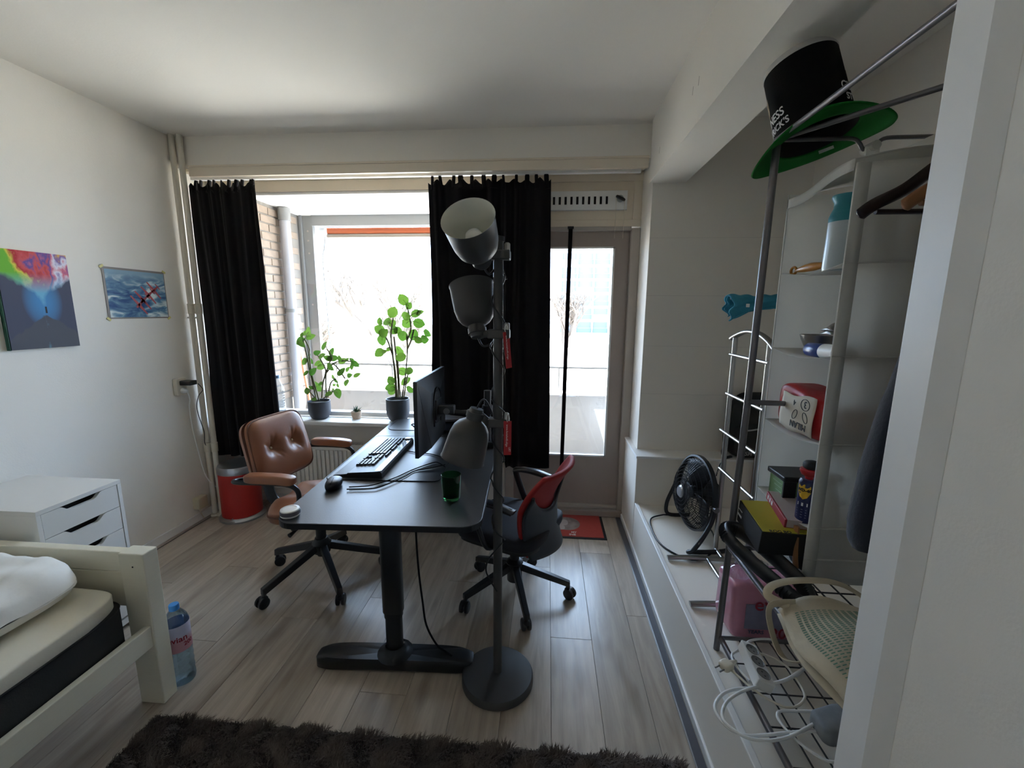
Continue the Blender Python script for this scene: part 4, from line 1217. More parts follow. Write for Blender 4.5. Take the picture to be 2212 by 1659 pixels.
B((-2.35, 1.303, .545), (-1.535, 1.338, .622)).build('headboard_plank', m_bedw, bed, world=True, bevel=.003)
B((-2.35, 1.306, .400), (-1.535, 1.336, .541)).build('headboard_plank', m_bedw, bed, world=True, bevel=.003)
B((-2.35, -.785, .30), (-1.535, -.755, .60)).build('footboard_plank', m_bedw, bed, world=True, bevel=.003)
for x0, x1 in ((-1.470, -1.445), (-2.44, -2.415)):
    B((x0, -.745, .254), (x1, 1.290, .338)).build('side_rail', m_bedw, bed, world=True, bevel=.003)
for i in range(14):
    B((-2.415, -.70 + i * .142, .268), (-1.470, -.63 + i * .142, .284)).build('slat', m_bedw, bed, world=True)
mtr = thing('mattress', 'cream topped mattress with charcoal sides on the bed', 'mattress', (-1.94, .28, .286))
MB().sup((-1.945, .262, .372), (.468, 1.0, .088), .10, 64, 14).build('core', m_mside, mtr, world=True, smooth=50)
def quilt(x, y, z):
    yy = y + .262
    if z > 0:
        z -= .010 * math.exp(-((yy - .86) / .04) ** 2) + .010 * math.exp(-((yy - .45) / .04) ** 2)
        z += .003 * math.sin(14 * x) * math.sin(11 * yy)
    return x, y, z
MB().sup((-1.945, .262, .472), (.470, 1.003, .036), .16, 120, 20, fn=quilt).build('quilted_top', m_sheet, mtr, world=True, smooth=60)
MB().tube([(math.copysign(abs(math.cos(a)) ** .12, math.cos(a)) * .470 - 1.945, math.copysign(abs(math.sin(a)) ** .12, math.sin(a)) * 1.003 + .262, .448) for a in [i * 2 * PI / 120 for i in range(120)]], .004, 6, closed=True).build('seam_piping', m_mside, mtr, world=True, smooth=80)
pil = thing('pillow', 'plump white pillow lying against the headboard', 'pillow', (-1.95, 1.015, .505))
def pilfn(x, y, z):
    k = max(abs(y) / .36, abs(z) / .25)
    x += .006 * math.sin(26 * y + 9 * z) * k + .004 * math.sin(41 * z - 12 * y) + .003 * math.sin(70 * y + 30 * z) * k
    return x, y, z
PM = Matrix(((0, 1, 0, 0), (0, 0, 1, 0), (1, 0, 0, .062), (0, 0, 0, 1)))
MB().pad(.365, .258, .078, 4.5, pilfn, 30, 110, Matrix.Rotation(-.03, 4, 'Z') @ PM, Tb=.056).build('cushion', m_cotton, pil, smooth=80)

# ================================================================= DRAWER UNIT
m_alex = mat('white_foil_board', (.76, .755, .73), .45, var=.01)
du = thing('drawer_unit', 'white drawer unit with cut out grips beside the bed', 'drawer unit', (-2.20, 1.5425, 0))
DX, DY0, DY1, DZ = -1.958, 1.376, 1.709, .720
B((XL + .02, DY0, DZ - .018), (DX, DY1, DZ)).build('top', m_alex, du, world=True, bevel=.001)
B((XL + .02, DY0, 0), (DX, DY0 + .016, DZ - .018)).build('side', m_alex, du, world=True, bevel=.001)
B((XL + .02, DY1 - .016, 0), (DX, DY1, DZ - .018)).build('side', m_alex, du, world=True, bevel=.001)
B((XL + .02, DY0 + .016, 0), (XL + .03, DY1 - .016, DZ - .018)).build('back', m_alex, du, world=True)
B((XL + .02, DY0 + .016, .02), (DX - .01, DY1 - .016, .05)).build('plinth', m_alex, du, world=True)
B((XL + .05, DY0 + .018, .05), (DX - .045, DY1 - .018, DZ - .022)).build('inner_shade', m_ink, du, world=True)  # black filler block, its colour stands in for shade behind the grips
dh = .1065
YM = (DY0 + DY1) / 2
for i in range(6):
    z1 = DZ - .0195 - i * dh
    z0 = z1 - dh + .003
    a, b = DY0 + .018, DY1 - .018
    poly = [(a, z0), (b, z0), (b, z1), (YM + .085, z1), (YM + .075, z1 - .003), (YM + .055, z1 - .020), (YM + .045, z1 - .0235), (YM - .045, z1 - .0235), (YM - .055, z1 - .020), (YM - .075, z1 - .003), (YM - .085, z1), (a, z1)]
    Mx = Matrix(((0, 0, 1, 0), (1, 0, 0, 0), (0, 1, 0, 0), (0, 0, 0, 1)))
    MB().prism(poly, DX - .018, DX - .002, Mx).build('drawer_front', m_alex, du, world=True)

# ================================================================= BIN
bn = thing('pedal_bin', 'red pedal bin with steel lid under the curtain', 'bin', (-2.215, 2.765, 0))
MB().lathe([(0, .004), (.148, .0), (.150, .012), (.140, .026), (.130, .030)], 40).build('base_ring', m_alu, bn, smooth=40)
MB().lathe([(.130, .026), (.131, .35), (.0, .35)], 40).build('body', m_red, bn, smooth=40)
MB().lathe([(.131, .350), (.134, .352), (.135, .385), (.126, .403), (.09, .412), (0, .416)], 40).build('lid', m_alu, bn, smooth=40)
pd = MB().tube(smooth_path([(.02, -.128, .035), (.025, -.165, .030), (.065, -.170, .034), (-.025, -.170, .034)], 3), .004, 6)
pd.build('pedal', m_chrome, bn, smooth=60)

# ================================================================= SOCKETS AND WALL LEADS
XW = XL
sk = thing('wall_socket', 'aged white double socket high beside the pipes', 'socket', (XW, 2.605, .985))
B((XW, 2.565, .93), (XW + .028, 2.645, 1.045)).build('housing', m_offwhite, sk, world=True, bevel=.006)
for z in (.962, 1.012):
    MB().lathe([(.020, 0), (.020, .002), (.017, .002), (.017, -.004), (0, -.004)], 18, axis_matrix((XW + .028, 2.605, z), (1, 0, 0))).build('outlet', m_white, sk, world=True, smooth=40)
ad = thing('power_adapter', 'black power adapter plugged into the upper socket', 'adapter', (XW + .03, 2.615, 1.012))
MB().box((XW + .029, 2.585, .998), (XW + .105, 2.645, 1.028)).build('case', m_black, ad, world=True, bevel=.005)
MB().tube(smooth_path([(XW + .095, 2.66, 1.0), (XW + .09, 2.70, .95), (-2.415, 2.715, .90), (-2.42, 2.696, .808), (-2.415, 2.725, .648), (-2.42, 2.73, .546), (-2.40, 2.775, .491)]), .0026, 6).build('lead', m_black, ad, world=True, smooth=80)
pg = thing('power_plug', 'white plug with long lead in the lower socket', 'plug', (XW + .03, 2.605, .962))
MB().lathe([(0, 0), (.019, 0), (.019, .014), (.012, .030), (.009, .036), (0, .037)], 18, axis_matrix((XW + .029, 2.605, .962), (1, 0, -.2))).build('plug_body', m_white, pg, world=True, smooth=40)
MB().tube(smooth_path([(XW + .062, 2.606, .955), (XW + .058, 2.622, .90), (-2.42, 2.636, .84), (-2.43, 2.65, .704), (-2.43, 2.679, .494), (-2.425, 2.714, .308), (-2.405, 2.78, .20), (-2.375, 2.87, .147)]), .0045, 8).build('lead', m_white, pg, world=True, smooth=80)
s2 = thing('wall_socket', 'yellowed surface socket box just above the skirting', 'socket', (XW, 2.64, .15))
B((XW, 2.600, .108), (XW + .050, 2.680, .192)).build('housing', mat('yellowed_plastic', (.62, .55, .38), .45), s2, world=True, bevel=.006)
for dy in (-.009, .009):
    MB().lathe([(0, 0), (.004, 0), (.004, .0008), (0, .0008)], 8, axis_matrix((XW + .050, 2.64 + dy, .152), (1, 0, 0))).build('pin_hole', m_ink, s2, world=True)
MB().tube(smooth_path([(XW + .02, 2.63, .108), (XW + .022, 2.64, .06), (XW + .02, 2.66, .02)], 4), .004, 6).build('lead', m_offwhite, s2, world=True)

# ================================================================= PICTURES
def art_mat():
    """night valley with a coloured cloud plume: print on canvas"""
    m = bpy.data.materials.new('galaxy_canvas_print')
    nt, N, L, b = nodes_of(m)
    tc = N.new('ShaderNodeTexCoord')
    sep = N.new('ShaderNodeSeparateXYZ')
    L.new(tc.outputs['Generated'], sep.inputs[0])       # y across, z up
    def math_(op, a, bb=None, clamp=False):
        n = N.new('ShaderNodeMath')
        n.operation = op
        n.use_clamp = clamp
        for i, v in enumerate((a, bb)):
            if v is None:
                continue
            if isinstance(v, (int, float)):
                n.inputs[i].default_value = v
            else:
                L.new(v, n.inputs[i])
        return n.outputs[0]
    nz = N.new('ShaderNodeTexNoise')
    nz.inputs['Scale'].default_value = 5
    nz.inputs['Detail'].default_value = 6
    L.new(tc.outputs['Generated'], nz.inputs['Vector'])
    n2 = N.new('ShaderNodeTexNoise')
    n2.inputs['Scale'].default_value = 2.6
    n2.inputs['Detail'].default_value = 5
    L.new(tc.outputs['Generated'], n2.inputs['Vector'])
    jit = math_('MULTIPLY', math_('SUBTRACT', nz.outputs['Fac'], .5), .34)
    # plume: opens upward from (0.56, 0.50)
    dx = math_('ABSOLUTE', math_('SUBTRACT', sep.outputs[1], .54))
    hz = math_('SUBTRACT', sep.outputs[2], .50)
    wid = math_('MULTIPLY', math_('POWER', math_('MAXIMUM', hz, 0.0001), 1.15), 2.6)
    pl_ = math_('MULTIPLY', math_('SUBTRACT', math_('ADD', wid, jit), dx), 9, True)
    ramp = N.new('ShaderNodeValToRGB')
    els = [(0, (.16, .45, .04)), (.14, (.70, .62, .08)), (.28, (.45, .03, .04)), (.42, (.62, .10, .10)), (.52, (.12, .08, .30)), (.64, (.62, .16, .22)), (.76, (.75, .72, .80)), (.88, (.20, .12, .35)), (1, (.72, .42, .10))]
    ramp.color_ramp.elements[0].color = (*els[0][1], 1)
    ramp.color_ramp.elements[1].color = (*els[-1][1], 1)
    for p, c in els[1:-1]:
        e = ramp.color_ramp.elements.new(p)
        e.color = (*c, 1)
    L.new(math_('ADD', sep.outputs[1], math_('MULTIPLY', math_('SUBTRACT', n2.outputs['Fac'], .5), 2.4)), ramp.inputs[0])
    low = N.new('ShaderNodeMix')
    low.data_type = 'RGBA'
    low.inputs[6].default_value = (.16, .42, .58, 1)
    L.new(ramp.outputs[0], low.inputs[7])
    L.new(math_('MULTIPLY', math_('SUBTRACT', sep.outputs[2], .58), 5, True), low.inputs[0])
    # dark valley with blue glow
    gl = math_('ADD', math_('POWER', math_('MULTIPLY', math_('SUBTRACT', sep.outputs[1], .54), 3.4), 2), math_('POWER', math_('MULTIPLY', math_('SUBTRACT', sep.outputs[2], .50), 3.4), 2))
    gf = math_('SUBTRACT', 1, gl, True)
    base = N.new('ShaderNodeMix')
    base.data_type = 'RGBA'
    base.inputs[6].default_value = (.070, .076, .115, 1)
    base.inputs[7].default_value = (.07, .25, .50, 1)
    L.new(gf, base.inputs[0])
    # near slope, darker: below a line
    slope = math_('SUBTRACT', math_('ADD', .36, math_('MULTIPLY', jit, .35)), math_('MULTIPLY', math_('ABSOLUTE', math_('SUBTRACT', sep.outputs[1], .56)), .45))
    below = math_('MULTIPLY', math_('SUBTRACT', slope, sep.outputs[2]), 60, True)
    gr = N.new('ShaderNodeMix')
    gr.data_type = 'RGBA'
    L.new(below, gr.inputs[0])
    L.new(base.outputs[2], gr.inputs[6])
    gr.inputs[7].default_value = (.085, .090, .110, 1)
    fin = N.new('ShaderNodeMix')
    fin.data_type = 'RGBA'
    L.new(pl_, fin.inputs[0])
    L.new(gr.outputs[2], fin.inputs[6])
    L.new(low.outputs[2], fin.inputs[7])
    L.new(fin.outputs[2], b.inputs['Base Color'])
    b.inputs['Roughness'].default_value = .6
    b.inputs['Specular IOR Level'].default_value = .15
    return m
cv = thing('canvas_picture', 'night landscape canvas with a rainbow cloud plume', 'picture', (XW, 1.89, 1.31))
B((XW + .001, 1.742, 1.306), (XW + .020, 2.030, 1.760)).build('canvas', art_mat(), cv, world=True)
B((XW + .0005, 1.738, 1.304), (XW + .018, 1.742, 1.760)).build('green_side', mat('dark_green_edge', (.02, .10, .06), .6), cv, world=True)
B((XW + .020, 1.902, 1.474), (XW + .0206, 1.909, 1.505)).build('small_figure', m_ink, cv, world=True)

def sky_print():
    m = bpy.data.materials.new('cloud_poster_print')
    nt, N, L, b = nodes_of(m)
    tc = N.new('ShaderNodeTexCoord')
    mp = N.new('ShaderNodeMapping')
    mp.inputs['Scale'].default_value = (1, 2.2, 4.2)
    L.new(tc.outputs['Generated'], mp.inputs[0])
    nz = N.new('ShaderNodeTexNoise')
    nz.inputs['Scale'].default_value = 1.5
    nz.inputs['Detail'].default_value = 7
    nz.inputs['Distortion'].default_value = .8
    L.new(mp.outputs[0], nz.inputs['Vector'])
    r = N.new('ShaderNodeValToRGB')
    r.color_ramp.elements[0].position = .36
    r.color_ramp.elements[0].color = (.02, .07, .20, 1)
    r.color_ramp.elements[1].position = .62
    r.color_ramp.elements[1].color = (.66, .74, .72, 1)
    e = r.color_ramp.elements.new(.50)
    e.color = (.13, .26, .38, 1)
    L.new(nz.outputs['Fac'], r.inputs[0])
    sep = N.new('ShaderNodeSeparateXYZ')
    L.new(tc.outputs['Generated'], sep.inputs[0])
    mr = N.new('ShaderNodeMapRange')
    mr.inputs['From Min'].default_value = .72
    mr.inputs['From Max'].default_value = .95
    mr.clamp = True
    L.new(sep.outputs[2], mr.inputs[0])
    mx = N.new('ShaderNodeMix')
    mx.data_type = 'RGBA'
    L.new(mr.outputs[0], mx.inputs[0])
    L.new(r.outputs[0], mx.inputs[6])
    mx.inputs[7].default_value = (.24, .37, .47, 1)
    L.new(mx.outputs[2], b.inputs['Base Color'])
    b.inputs['Roughness'].default_value = .5
    b.inputs['Specular IOR Level'].default_value = .2
    return m
po = thing('plane_poster', 'blue poster of red propeller planes over clouds', 'poster', (XW, 2.405, 1.44))
PY0, PY1, PZ0, PZ1 = 2.214, 2.600, 1.440, 1.728
B((XW + .0005, PY0, PZ0), (XW + .003, PY1, PZ1)).build('sheet', mat('brown_poster_border', (.22, .19, .16), .5), po, world=True)
B((XW + .003, PY0 + .012, PZ0 + .008), (XW + .0036, PY1 - .006, PZ1 - .012)).build('print', sky_print(), po, world=True)
m_plane = mat('red_printed_plane', (.42, .06, .07), .5)
def plane(y, z, s, rot):
    c_, s_ = math.cos(rot), math.sin(rot)
    def P(a, b2):
        return (XW + .0040, y + s * (a * c_ - b2 * s_), z + s * (a * s_ + b2 * c_))
    wing = [(-1, -.05), (-.95, .05), (-.2, .12), (.2, .12), (.95, .05), (1, -.05), (.2, -.10), (-.2, -.10)]
    body = [(-.09, -.30), (.09, -.30), (.11, .1), (.06, .62), (-.06, .62), (-.11, .1)]
    tail = [(-.32, .50), (.32, .50), (.30, .60), (-.30, .60)]
    mb = MB()
    for poly in (wing, body, tail):
        n_ = len(mb.v)
        v = [P(a, b2) for a, b2 in poly] + [(XW + .0036,) + P(a, b2)[1:] for a, b2 in poly]
        k = len(poly)
        mb.add(v, [tuple(range(k))] + [(i, (i + 1) % k, k + (i + 1) % k, k + i) for i in range(k)])
    mb.build('printed_plane', m_plane, po, world=True)
plane(2.515, 1.610, .066, -.85)
plane(2.475, 1.580, .068, -.85)
plane(2.435, 1.548, .072, -.85)
plane(2.405, 1.520, .074, -.85)
for (y, z) in ((2.236, 1.455), (2.256, 1.455), (2.275, 1.455)):
    MB().lathe([(0, 0), (.008, 0), (.008, .0008), (0, .0008)], 16, axis_matrix((XW + .0036, y, z), (1, 0, 0))).build('printed_badge', [m_offwhite, m_ink, m_plane][int((y - 2.236) / .0195)], po, world=True)
m_tape = mat('yellow_tape', (.62, .55, .18), .5)
for (y, z, r) in ((PY0, PZ1, .6), (PY1, PZ1, -.5), (PY0, PZ0, -.7), (PY1, PZ0, .6)):
    MB().box((-.0008, -.012, -.006), (.0008, .012, .006), Matrix.Translation((XW + .0042, y, z)) @ Matrix.Rotation(r, 4, 'X')).build('tape', m_tape, po, world=True)

# ================================================================= WINDOWSILL
m_pot = mat('blue_grey_pot', (.060, .066, .082), .55, var=.05)
m_soil = mat('potting_soil', (.03, .022, .016), .95, var=.3, bump=.5, bscale=60)
m_stem = mat('green_brown_stem', (.16, .15, .07), .7)
m_leafA = leaf_mat('glossy_green_leaf', (.045, .12, .014), (.12, .22, .03))
m_leafB = leaf_mat('bright_green_leaf', (.055, .14, .014), (.13, .24, .03))
def leaf_mesh(tip):
    mb = MB()
    out = []
    n_ = 7
    for i in range(n_ + 1):
        t = i / n_
        w = math.sin(PI * t ** (.8 if tip else .9)) ** .7 * (.62 if tip else .80)
        out.append((t * 2 - 1, w))
    v, f = [], []
    for i, (x, w) in enumerate(out):
        sag = -.12 * x * x
        v += [(x, -w, .10 * w + sag), (x, 0, sag - .03), (x, w, .10 * w + sag)]
    for i in range(n_):
        a = i * 3
        f += [(a, a + 3, a + 4, a + 1), (a + 1, a + 4, a + 5, a + 2)]
    mb.add(v, f)
    return mb
def plant(name, label, pot_c, r, h, leaves, stems, m_l, tip, seed):
    rnd = random.Random(seed)
    t = thing(name, label, 'plant', pot_c, 0, 'plants on the windowsill')
    MB().lathe([(0, 0), (r * .62, 0), (r * .80, h * .10), (r * .97, h * .32), (r, h * .5), (r, h), (r * .93, h), (r * .93, h * .86), (0, h * .86)], 32).build('pot', m_pot, t, smooth=40)
    MB().lathe([(0, h * .90), (r * .5, h * .88), (r * .925, h * .865)], 20).build('soil', m_soil, t)
    for s in stems:
        P = [Vector(p) for p in s]
        mb = MB().tube(smooth_path(P, 4), .0052, 6)
        mb.build('stem', m_stem, t, world=True, smooth=60)
    allp = [Vector(p) for s in stems for p in smooth_path(s, 4)]
    pet = MB()
    src = None
    for (x, y, z, s) in leaves:
        p = Vector((x, y, z))
        q = min(allp, key=lambda a: (a - p).length)
        pet.tube(smooth_path([q, (q + p) / 2 + Vector((0, 0, .01)), p], 3), .0016, 4)
        d = (p - q)
        ang = math.atan2(d.z, d.x) + rnd.uniform(-.4, .4)
        tilt = rnd.uniform(-.75, .3)
        yaw = rnd.uniform(-.45, .45)
        R_ = Matrix.Rotation(yaw, 4, 'Z') @ Matrix.Rotation(PI / 2 + tilt, 4, 'X') @ Matrix.Rotation(ang, 4, 'Z')
        if src is None:
            src = leaf_mesh(tip).build('leaf', m_l, t, smooth=80)
            o = src
        else:
            o = piece(src.data, 'leaf', t)
        o.matrix_local = Matrix.Translation(p - Vector(pot_c)) @ R_ @ Matrix.Scale(s * (1.62 if tip else 1.42), 4)
    pet.build('leaf_stalks', m_stem, t, world=True)['kind'] = 'stuff'
plant('potted_plant', 'bushy potted plant with small oval leaves in a blue grey pot', (-1.682, 2.965, .700), .079, .135, LEAVES_A, STEMS_A, m_leafA, True, 2)
plant('potted_plant', 'tall potted plant with large round leaves beside the black curtain', (-1.083, 2.968, .700), .084, .165, LEAVES_B, STEMS_B, m_leafB, False, 5)
su = thing('potted_succulent', 'tiny spiky succulent in a beige pot between the plants', 'plant', (-1.410, 2.985, .700), 0, 'plants on the windowsill')
MB().lathe([(0, 0), (.026, 0), (.034, .02), (.039, .055), (.036, .058), (.033, .05), (0, .048)], 28).build('pot', mat('beige_woven_pot', (.52, .40, .30), .8, var=.25, scale=60, bump=.6, bscale=120), su, smooth=40)
m_succ = leaf_mat('dark_succulent_leaf', (.03, .09, .05), (.06, .16, .08))
rnd = random.Random(9)
for i in range(16):
    a = i * 2.4
    e = .35 + .65 * (i / 16)
    d = Vector((math.cos(a) * (1.15 - e), math.sin(a) * (1.15 - e), e)).normalized()
    MB().tube([Vector((0, 0, .045)), Vector((0, 0, .048)) + d * .025, Vector((0, 0, .05)) + d * (.045 + .012 * rnd.random())], [.006, .005, .0006], 5, flat=(.5, 1)).build('leaf', m_succ, su, smooth=60)
m_pet = glass_mat('clear_pet_plastic', (.90, .94, .97), .05, .10)
bo = thing('plastic_bottle', 'clear ribbed plastic bottle on the windowsill beside the curtain', 'bottle', (-2.005, 2.985, .700))
rp = [(0, .004), (.036, 0), (.040, .01)]
for i in range(9):
    z = .02 + i * .019
    rp += [(.040, z), (.037, z + .007), (.040, z + .014)]
rp += [(.040, .20), (.034, .235), (.020, .265), (.013, .28), (.013, .30)]
MB().lathe(rp, 28).build('body', m_pet, bo, smooth=50)
MB().lathe([(.0145, .294), (.0155, .294), (.0155, .314), (0, .315)], 18).build('cap', mat('pale_blue_cap', (.25, .42, .62), .4), bo, smooth=40)

# ================================================================= WATER BOTTLE BY THE BED
wb = thing('water_bottle', 'water bottle with blue cap and pink label behind the bed post', 'bottle', (-1.462, 1.405, 0))
m_water = glass_mat('clear_blue_bottle', (.66, .80, .90), .04, .10)
rp = [(0, .010), (.022, .004), (.040, .0), (.043, .012)]
for i in range(4):
    z = .03 + i * .028
    rp += [(.043, z), (.041, z + .012), (.043, z + .024)]
rp += [(.043, .265), (.038, .285), (.024, .308), (.0145, .318), (.0145, .328)]
MB().lathe(rp, 30).build('body', m_water, wb, smooth=50)
MB().lathe([(.0165, .318), (.0175, .318), (.0175, .338), (.016, .341), (0, .341)], 20).build('cap', mat('bright_blue_cap', (.05, .25, .62), .35), wb, smooth=40)
lbm = bpy.data.materials.new('pink_white_label')
nt, N, L, b = nodes_of(lbm)
tc = N.new('ShaderNodeTexCoord')
sx_ = N.new('ShaderNodeSeparateXYZ')
L.new(tc.outputs['Generated'], sx_.inputs[0])
rr_ = N.new('ShaderNodeValToRGB')
rr_.color_ramp.elements[0].position = .35
rr_.color_ramp.elements[0].color = (.55, .30, .36, 1)
rr_.color_ramp.elements[1].position = .62
rr_.color_ramp.elements[1].color = (.58, .58, .74, 1)
L.new(sx_.outputs[2], rr_.inputs[0])
L.new(rr_.outputs[0], b.inputs['Base Color'])
MB().lathe([(.0436, .150), (.0438, .150), (.0438, .262), (.0436, .262)], 36).build('label', lbm, wb, smooth=50)
def wrap(cx, cy, r, z0, a0):
    def fn(p):
        a = a0 + p.x / r
        rr = r + max(0, p.z)
        return (cx + rr * math.cos(a), cy + rr * math.sin(a), z0 + p.y)
    return fn
af = math.atan2(-1.405, 1.462)
text('print', 'evian', .034, m_redink, wb, None, .0004, fn=wrap(-1.462, 1.405, .0440, .196, af - .10), bold=.0006)
text('print', '200', .024, m_redink, wb, None, .0004, fn=wrap(-1.462, 1.405, .0440, .172, af + .75), bold=.0004)

# ================================================================= RUG
rug = thing('shaggy_rug', 'dark brown shaggy rug in front of the desk', 'rug', (-.46, .45, 0))
m_rug = mat('dark_brown_pile', (.120, .092, .076), .9, var=.55, scale=14)
RX0, RX1, RY0, RY1 = -1.415, .480, -.40, 1.235
B((RX0, RY0, .001), (RX1, RY1, .010)).build('backing', m_rug, rug, world=True)
rnd = random.Random(12)
pv, pf = [], []
NB = 105000
for i in range(NB):
    if i < 90000:
        x, y = rnd.uniform(RX0, RX1), RY1 - (RY1 - .80) * rnd.random()
    else:
        x, y = rnd.uniform(RX0, RX1), rnd.uniform(RY0, .80)
    cl_ = math.sin(x * 37 + 3 * math.sin(y * 23)) + math.sin(y * 41 + 2 * math.sin(x * 29))
    a = cl_ * 1.1 + rnd.uniform(-.9, .9)
    h = rnd.uniform(.016, .027)
    ln = rnd.uniform(.006, .022)
    w = rnd.uniform(.0010, .0020)
    ca, sa = math.cos(a), math.sin(a)
    k = len(pv)
    pv += [(x - sa * w, y + ca * w, .008), (x + sa * w, y - ca * w, .008),
           (x + ca * ln * .5 + sa * w * .8, y + sa * ln * .5 - ca * w * .8, .008 + h * .7), (x + ca * ln * .5 - sa * w * .8, y + sa * ln * .5 + ca * w * .8, .008 + h * .7),
           (x + ca * ln * 1.2, y + sa * ln * 1.2, .008 + h)]
    pf += [(k, k + 1, k + 2, k + 3), (k + 3, k + 2, k + 4)]
pmb = MB()
pmb.v = [Vector(p) for p in pv]
pmb.f = pf
pmb.build('pile', m_rug, rug, world=True)['kind'] = 'stuff'

# ================================================================= DOOR MAT
dm = thing('door_mat', 'red doormat with black border and a round picture', 'doormat', (.12, 2.845, 0))
B((-.18, 2.660, 0), (.424, 2.985, .006)).build('backing', mat('black_rubber', (.015, .015, .018), .7), dm, world=True, bevel=.002)
m_matred = mat('red_mat_pile', (.40, .055, .045), .9, var=.12, scale=60, bump=.3, bscale=300)
B((-.165, 2.677, .006), (.405, 2.985, .009)).build('pile', m_matred, dm, world=True)
m_pic = mat('grey_dog_print', (.26, .22, .21), .9, var=.85, scale=17)
MB().lathe([(0, 0), (.092, 0), (.092, .0012), (0, .0012)], 30, Matrix.Translation((.165, 2.850, .009))).build('round_print', m_pic, dm, world=True)
pm_ = MB()
pm_.sup((.135, 2.862, .0104), (.040, .045, .0006), .8, 16, 6)
pm_.sup((.120, 2.790, .0104), (.030, .032, .0006), .7, 16, 6)
pm_.build('pale_print', mat('pale_grey_print', (.48, .43, .43), .9, var=.2), dm, world=True)
text('print', 'MY', .026, m_lettw, dm, Matrix.Translation((.207, 2.722, .0092)), .0006, bold=.0007)
text('print', 'INE', .030, m_lettw, dm, Matrix.Translation((.196, 2.690, .0092)), .0006, bold=.0008)

# ================================================================= NICHE: FAN
PF = .2955       # platform top
fan = thing('floor_fan', 'round black floor fan standing on the white platform', 'fan', (.80, 2.25, PF))
FA = axis_matrix((.815, 2.25, PF + .245), (-.975, -.14, .09), (0, 0, 1))   # axis towards the fan's front
FR = .196
gr = MB()
for i in range(9):
    k = i / 8
    r_ = FR * (.16 + .84 * k)
    z_ = .085 * (1 - k ** 2.6)
    gr.tube([FA @ Vector((r_ * math.cos(a), r_ * math.sin(a), z_)) for a in [j * 2 * PI / 40 for j in range(40)]], .0016, 4, closed=True)
for i in range(64):
    a = i * 2 * PI / 64
    gr.tube([FA @ Vector((FR * s_ * math.cos(a), FR * s_ * math.sin(a), .085 * (1 - s_ ** 2.6))) for s_ in (.2, .55, .8, .93, 1.0)], .0014, 4, cap=False)
gr.build('front_grille', m_black, fan, world=True)
rg = MB()
for i in range(64):
    a = i * 2 * PI / 64
    rg.tube([FA @ Vector((FR * s_ * math.cos(a), FR * s_ * math.sin(a), -.075 * (1 - s_ ** 2.8))) for s_ in (.3, .6, .82, .94, 1.0)], .0014, 4, cap=False)
for k in (.35, .55, .72, .85, .95):
    rg.tube([FA @ Vector((FR * k * math.cos(a), FR * k * math.sin(a), -.075 * (1 - k ** 2.8))) for a in [j * 2 * PI / 40 for j in range(40)]], .0016, 4, closed=True)
rg.build('rear_grille', m_black, fan, world=True)
MB().lathe([(FR - .004, -.014), (FR + .006, -.012), (FR + .006, .012), (FR - .004, .014), (FR - .004, -.014)], 48, FA).build('rim', m_black, fan, world=True, smooth=50)
MB().lathe([(0, .094), (.026, .092), (.034, .084), (0, .080)], 24, FA).build('badge', mat('silver_badge', (.45, .47, .50), .3, metal=.5), fan, world=True, smooth=40)
MB().lathe([(0, -.135), (.045, -.13), (.062, -.11), (.066, -.07), (.06, -.03), (.035, -.02), (.03, .03), (0, .035)], 28, FA).build('motor', m_black, fan, world=True, smooth=40)
for i in range(3):
    a0 = i * 2 * PI / 3
    def blade(u, w):
        r_ = .035 + .145 * w
        a = a0 + (u - .5) * (1.5 - .35 * w)
        return FA @ Vector((r_ * math.cos(a), r_ * math.sin(a), .045 * (u - .5)))
    MB().grid(blade, 8, 6).build('blade', m_blackm, fan, world=True, smooth=80, solid=.003)
hx = FA.to_3x3() @ Vector((0, 1, 0))
cen = Vector((.815, 2.25, PF + .245))
stn = []
for s in (-1, 1):
    e = cen + hx * (FR + .012) * s
    stn.append(e)
    MB().lathe([(0, -.012), (.014, -.012), (.014, .012), (0, .012)], 14, axis_matrix(e, hx)).build('pivot', m_greytube, fan, world=True, smooth=40)
e0, e1 = stn
if e0.y > e1.y:
    e0, e1 = e1, e0
fx = Vector((-.97, -.2, 0)).normalized()
MB().tube(smooth_path([e0, e0 + Vector((-.02, -.01, -.07)), Vector((e0.x - .065, e0.y - .03, PF + .10)), Vector((e0.x - .10, e0.y - .02, PF + .03)), Vector((e0.x - .105, e0.y + .0, PF + .013)), Vector((e0.x + .06, e0.y + .02, PF + .013)), Vector((e0.x + .11, e0.y + .06, PF + .02)), Vector((e0.x + .09, e0.y + .09, PF + .08))], 6), .011, 10).build('stand', m_blackm, fan, world=True, smooth=60)
MB().tube(smooth_path([e1, e1 + Vector((-.02, .02, -.08)), Vector((e1.x - .05, e1.y + .02, PF + .07)), Vector((e1.x - .04, e1.y + .0, PF + .013)), Vector((e1.x + .08, e1.y, PF + .013))], 6), .011, 10).build('stand', m_blackm, fan, world=True, smooth=60)
MB().tube(smooth_path([FA @ Vector((.10, 0, -.10)), FA @ Vector((.17, 0, -.11)), FA @ Vector((.18, 0, -.135)), FA @ Vector((.12, 0, -.14))], 5), .003, 6).build('carry_loop', m_black, fan, world=True)
ZF = PF + .005
MB().tube(smooth_path([(.86, 2.33, ZF + .02), (.92, 2.36, ZF), (.93, 2.25, ZF), (.86, 2.07, ZF), (.73, 1.985, ZF), (.62, 2.10, ZF), (.605, 2.28, ZF), (.63, 2.40, ZF), (.70, 2.44, ZF + .006), (.735, 2.442, ZF + .008)], 6), .0042, 8).build('power_cord', m_black, fan, world=True, smooth=80)
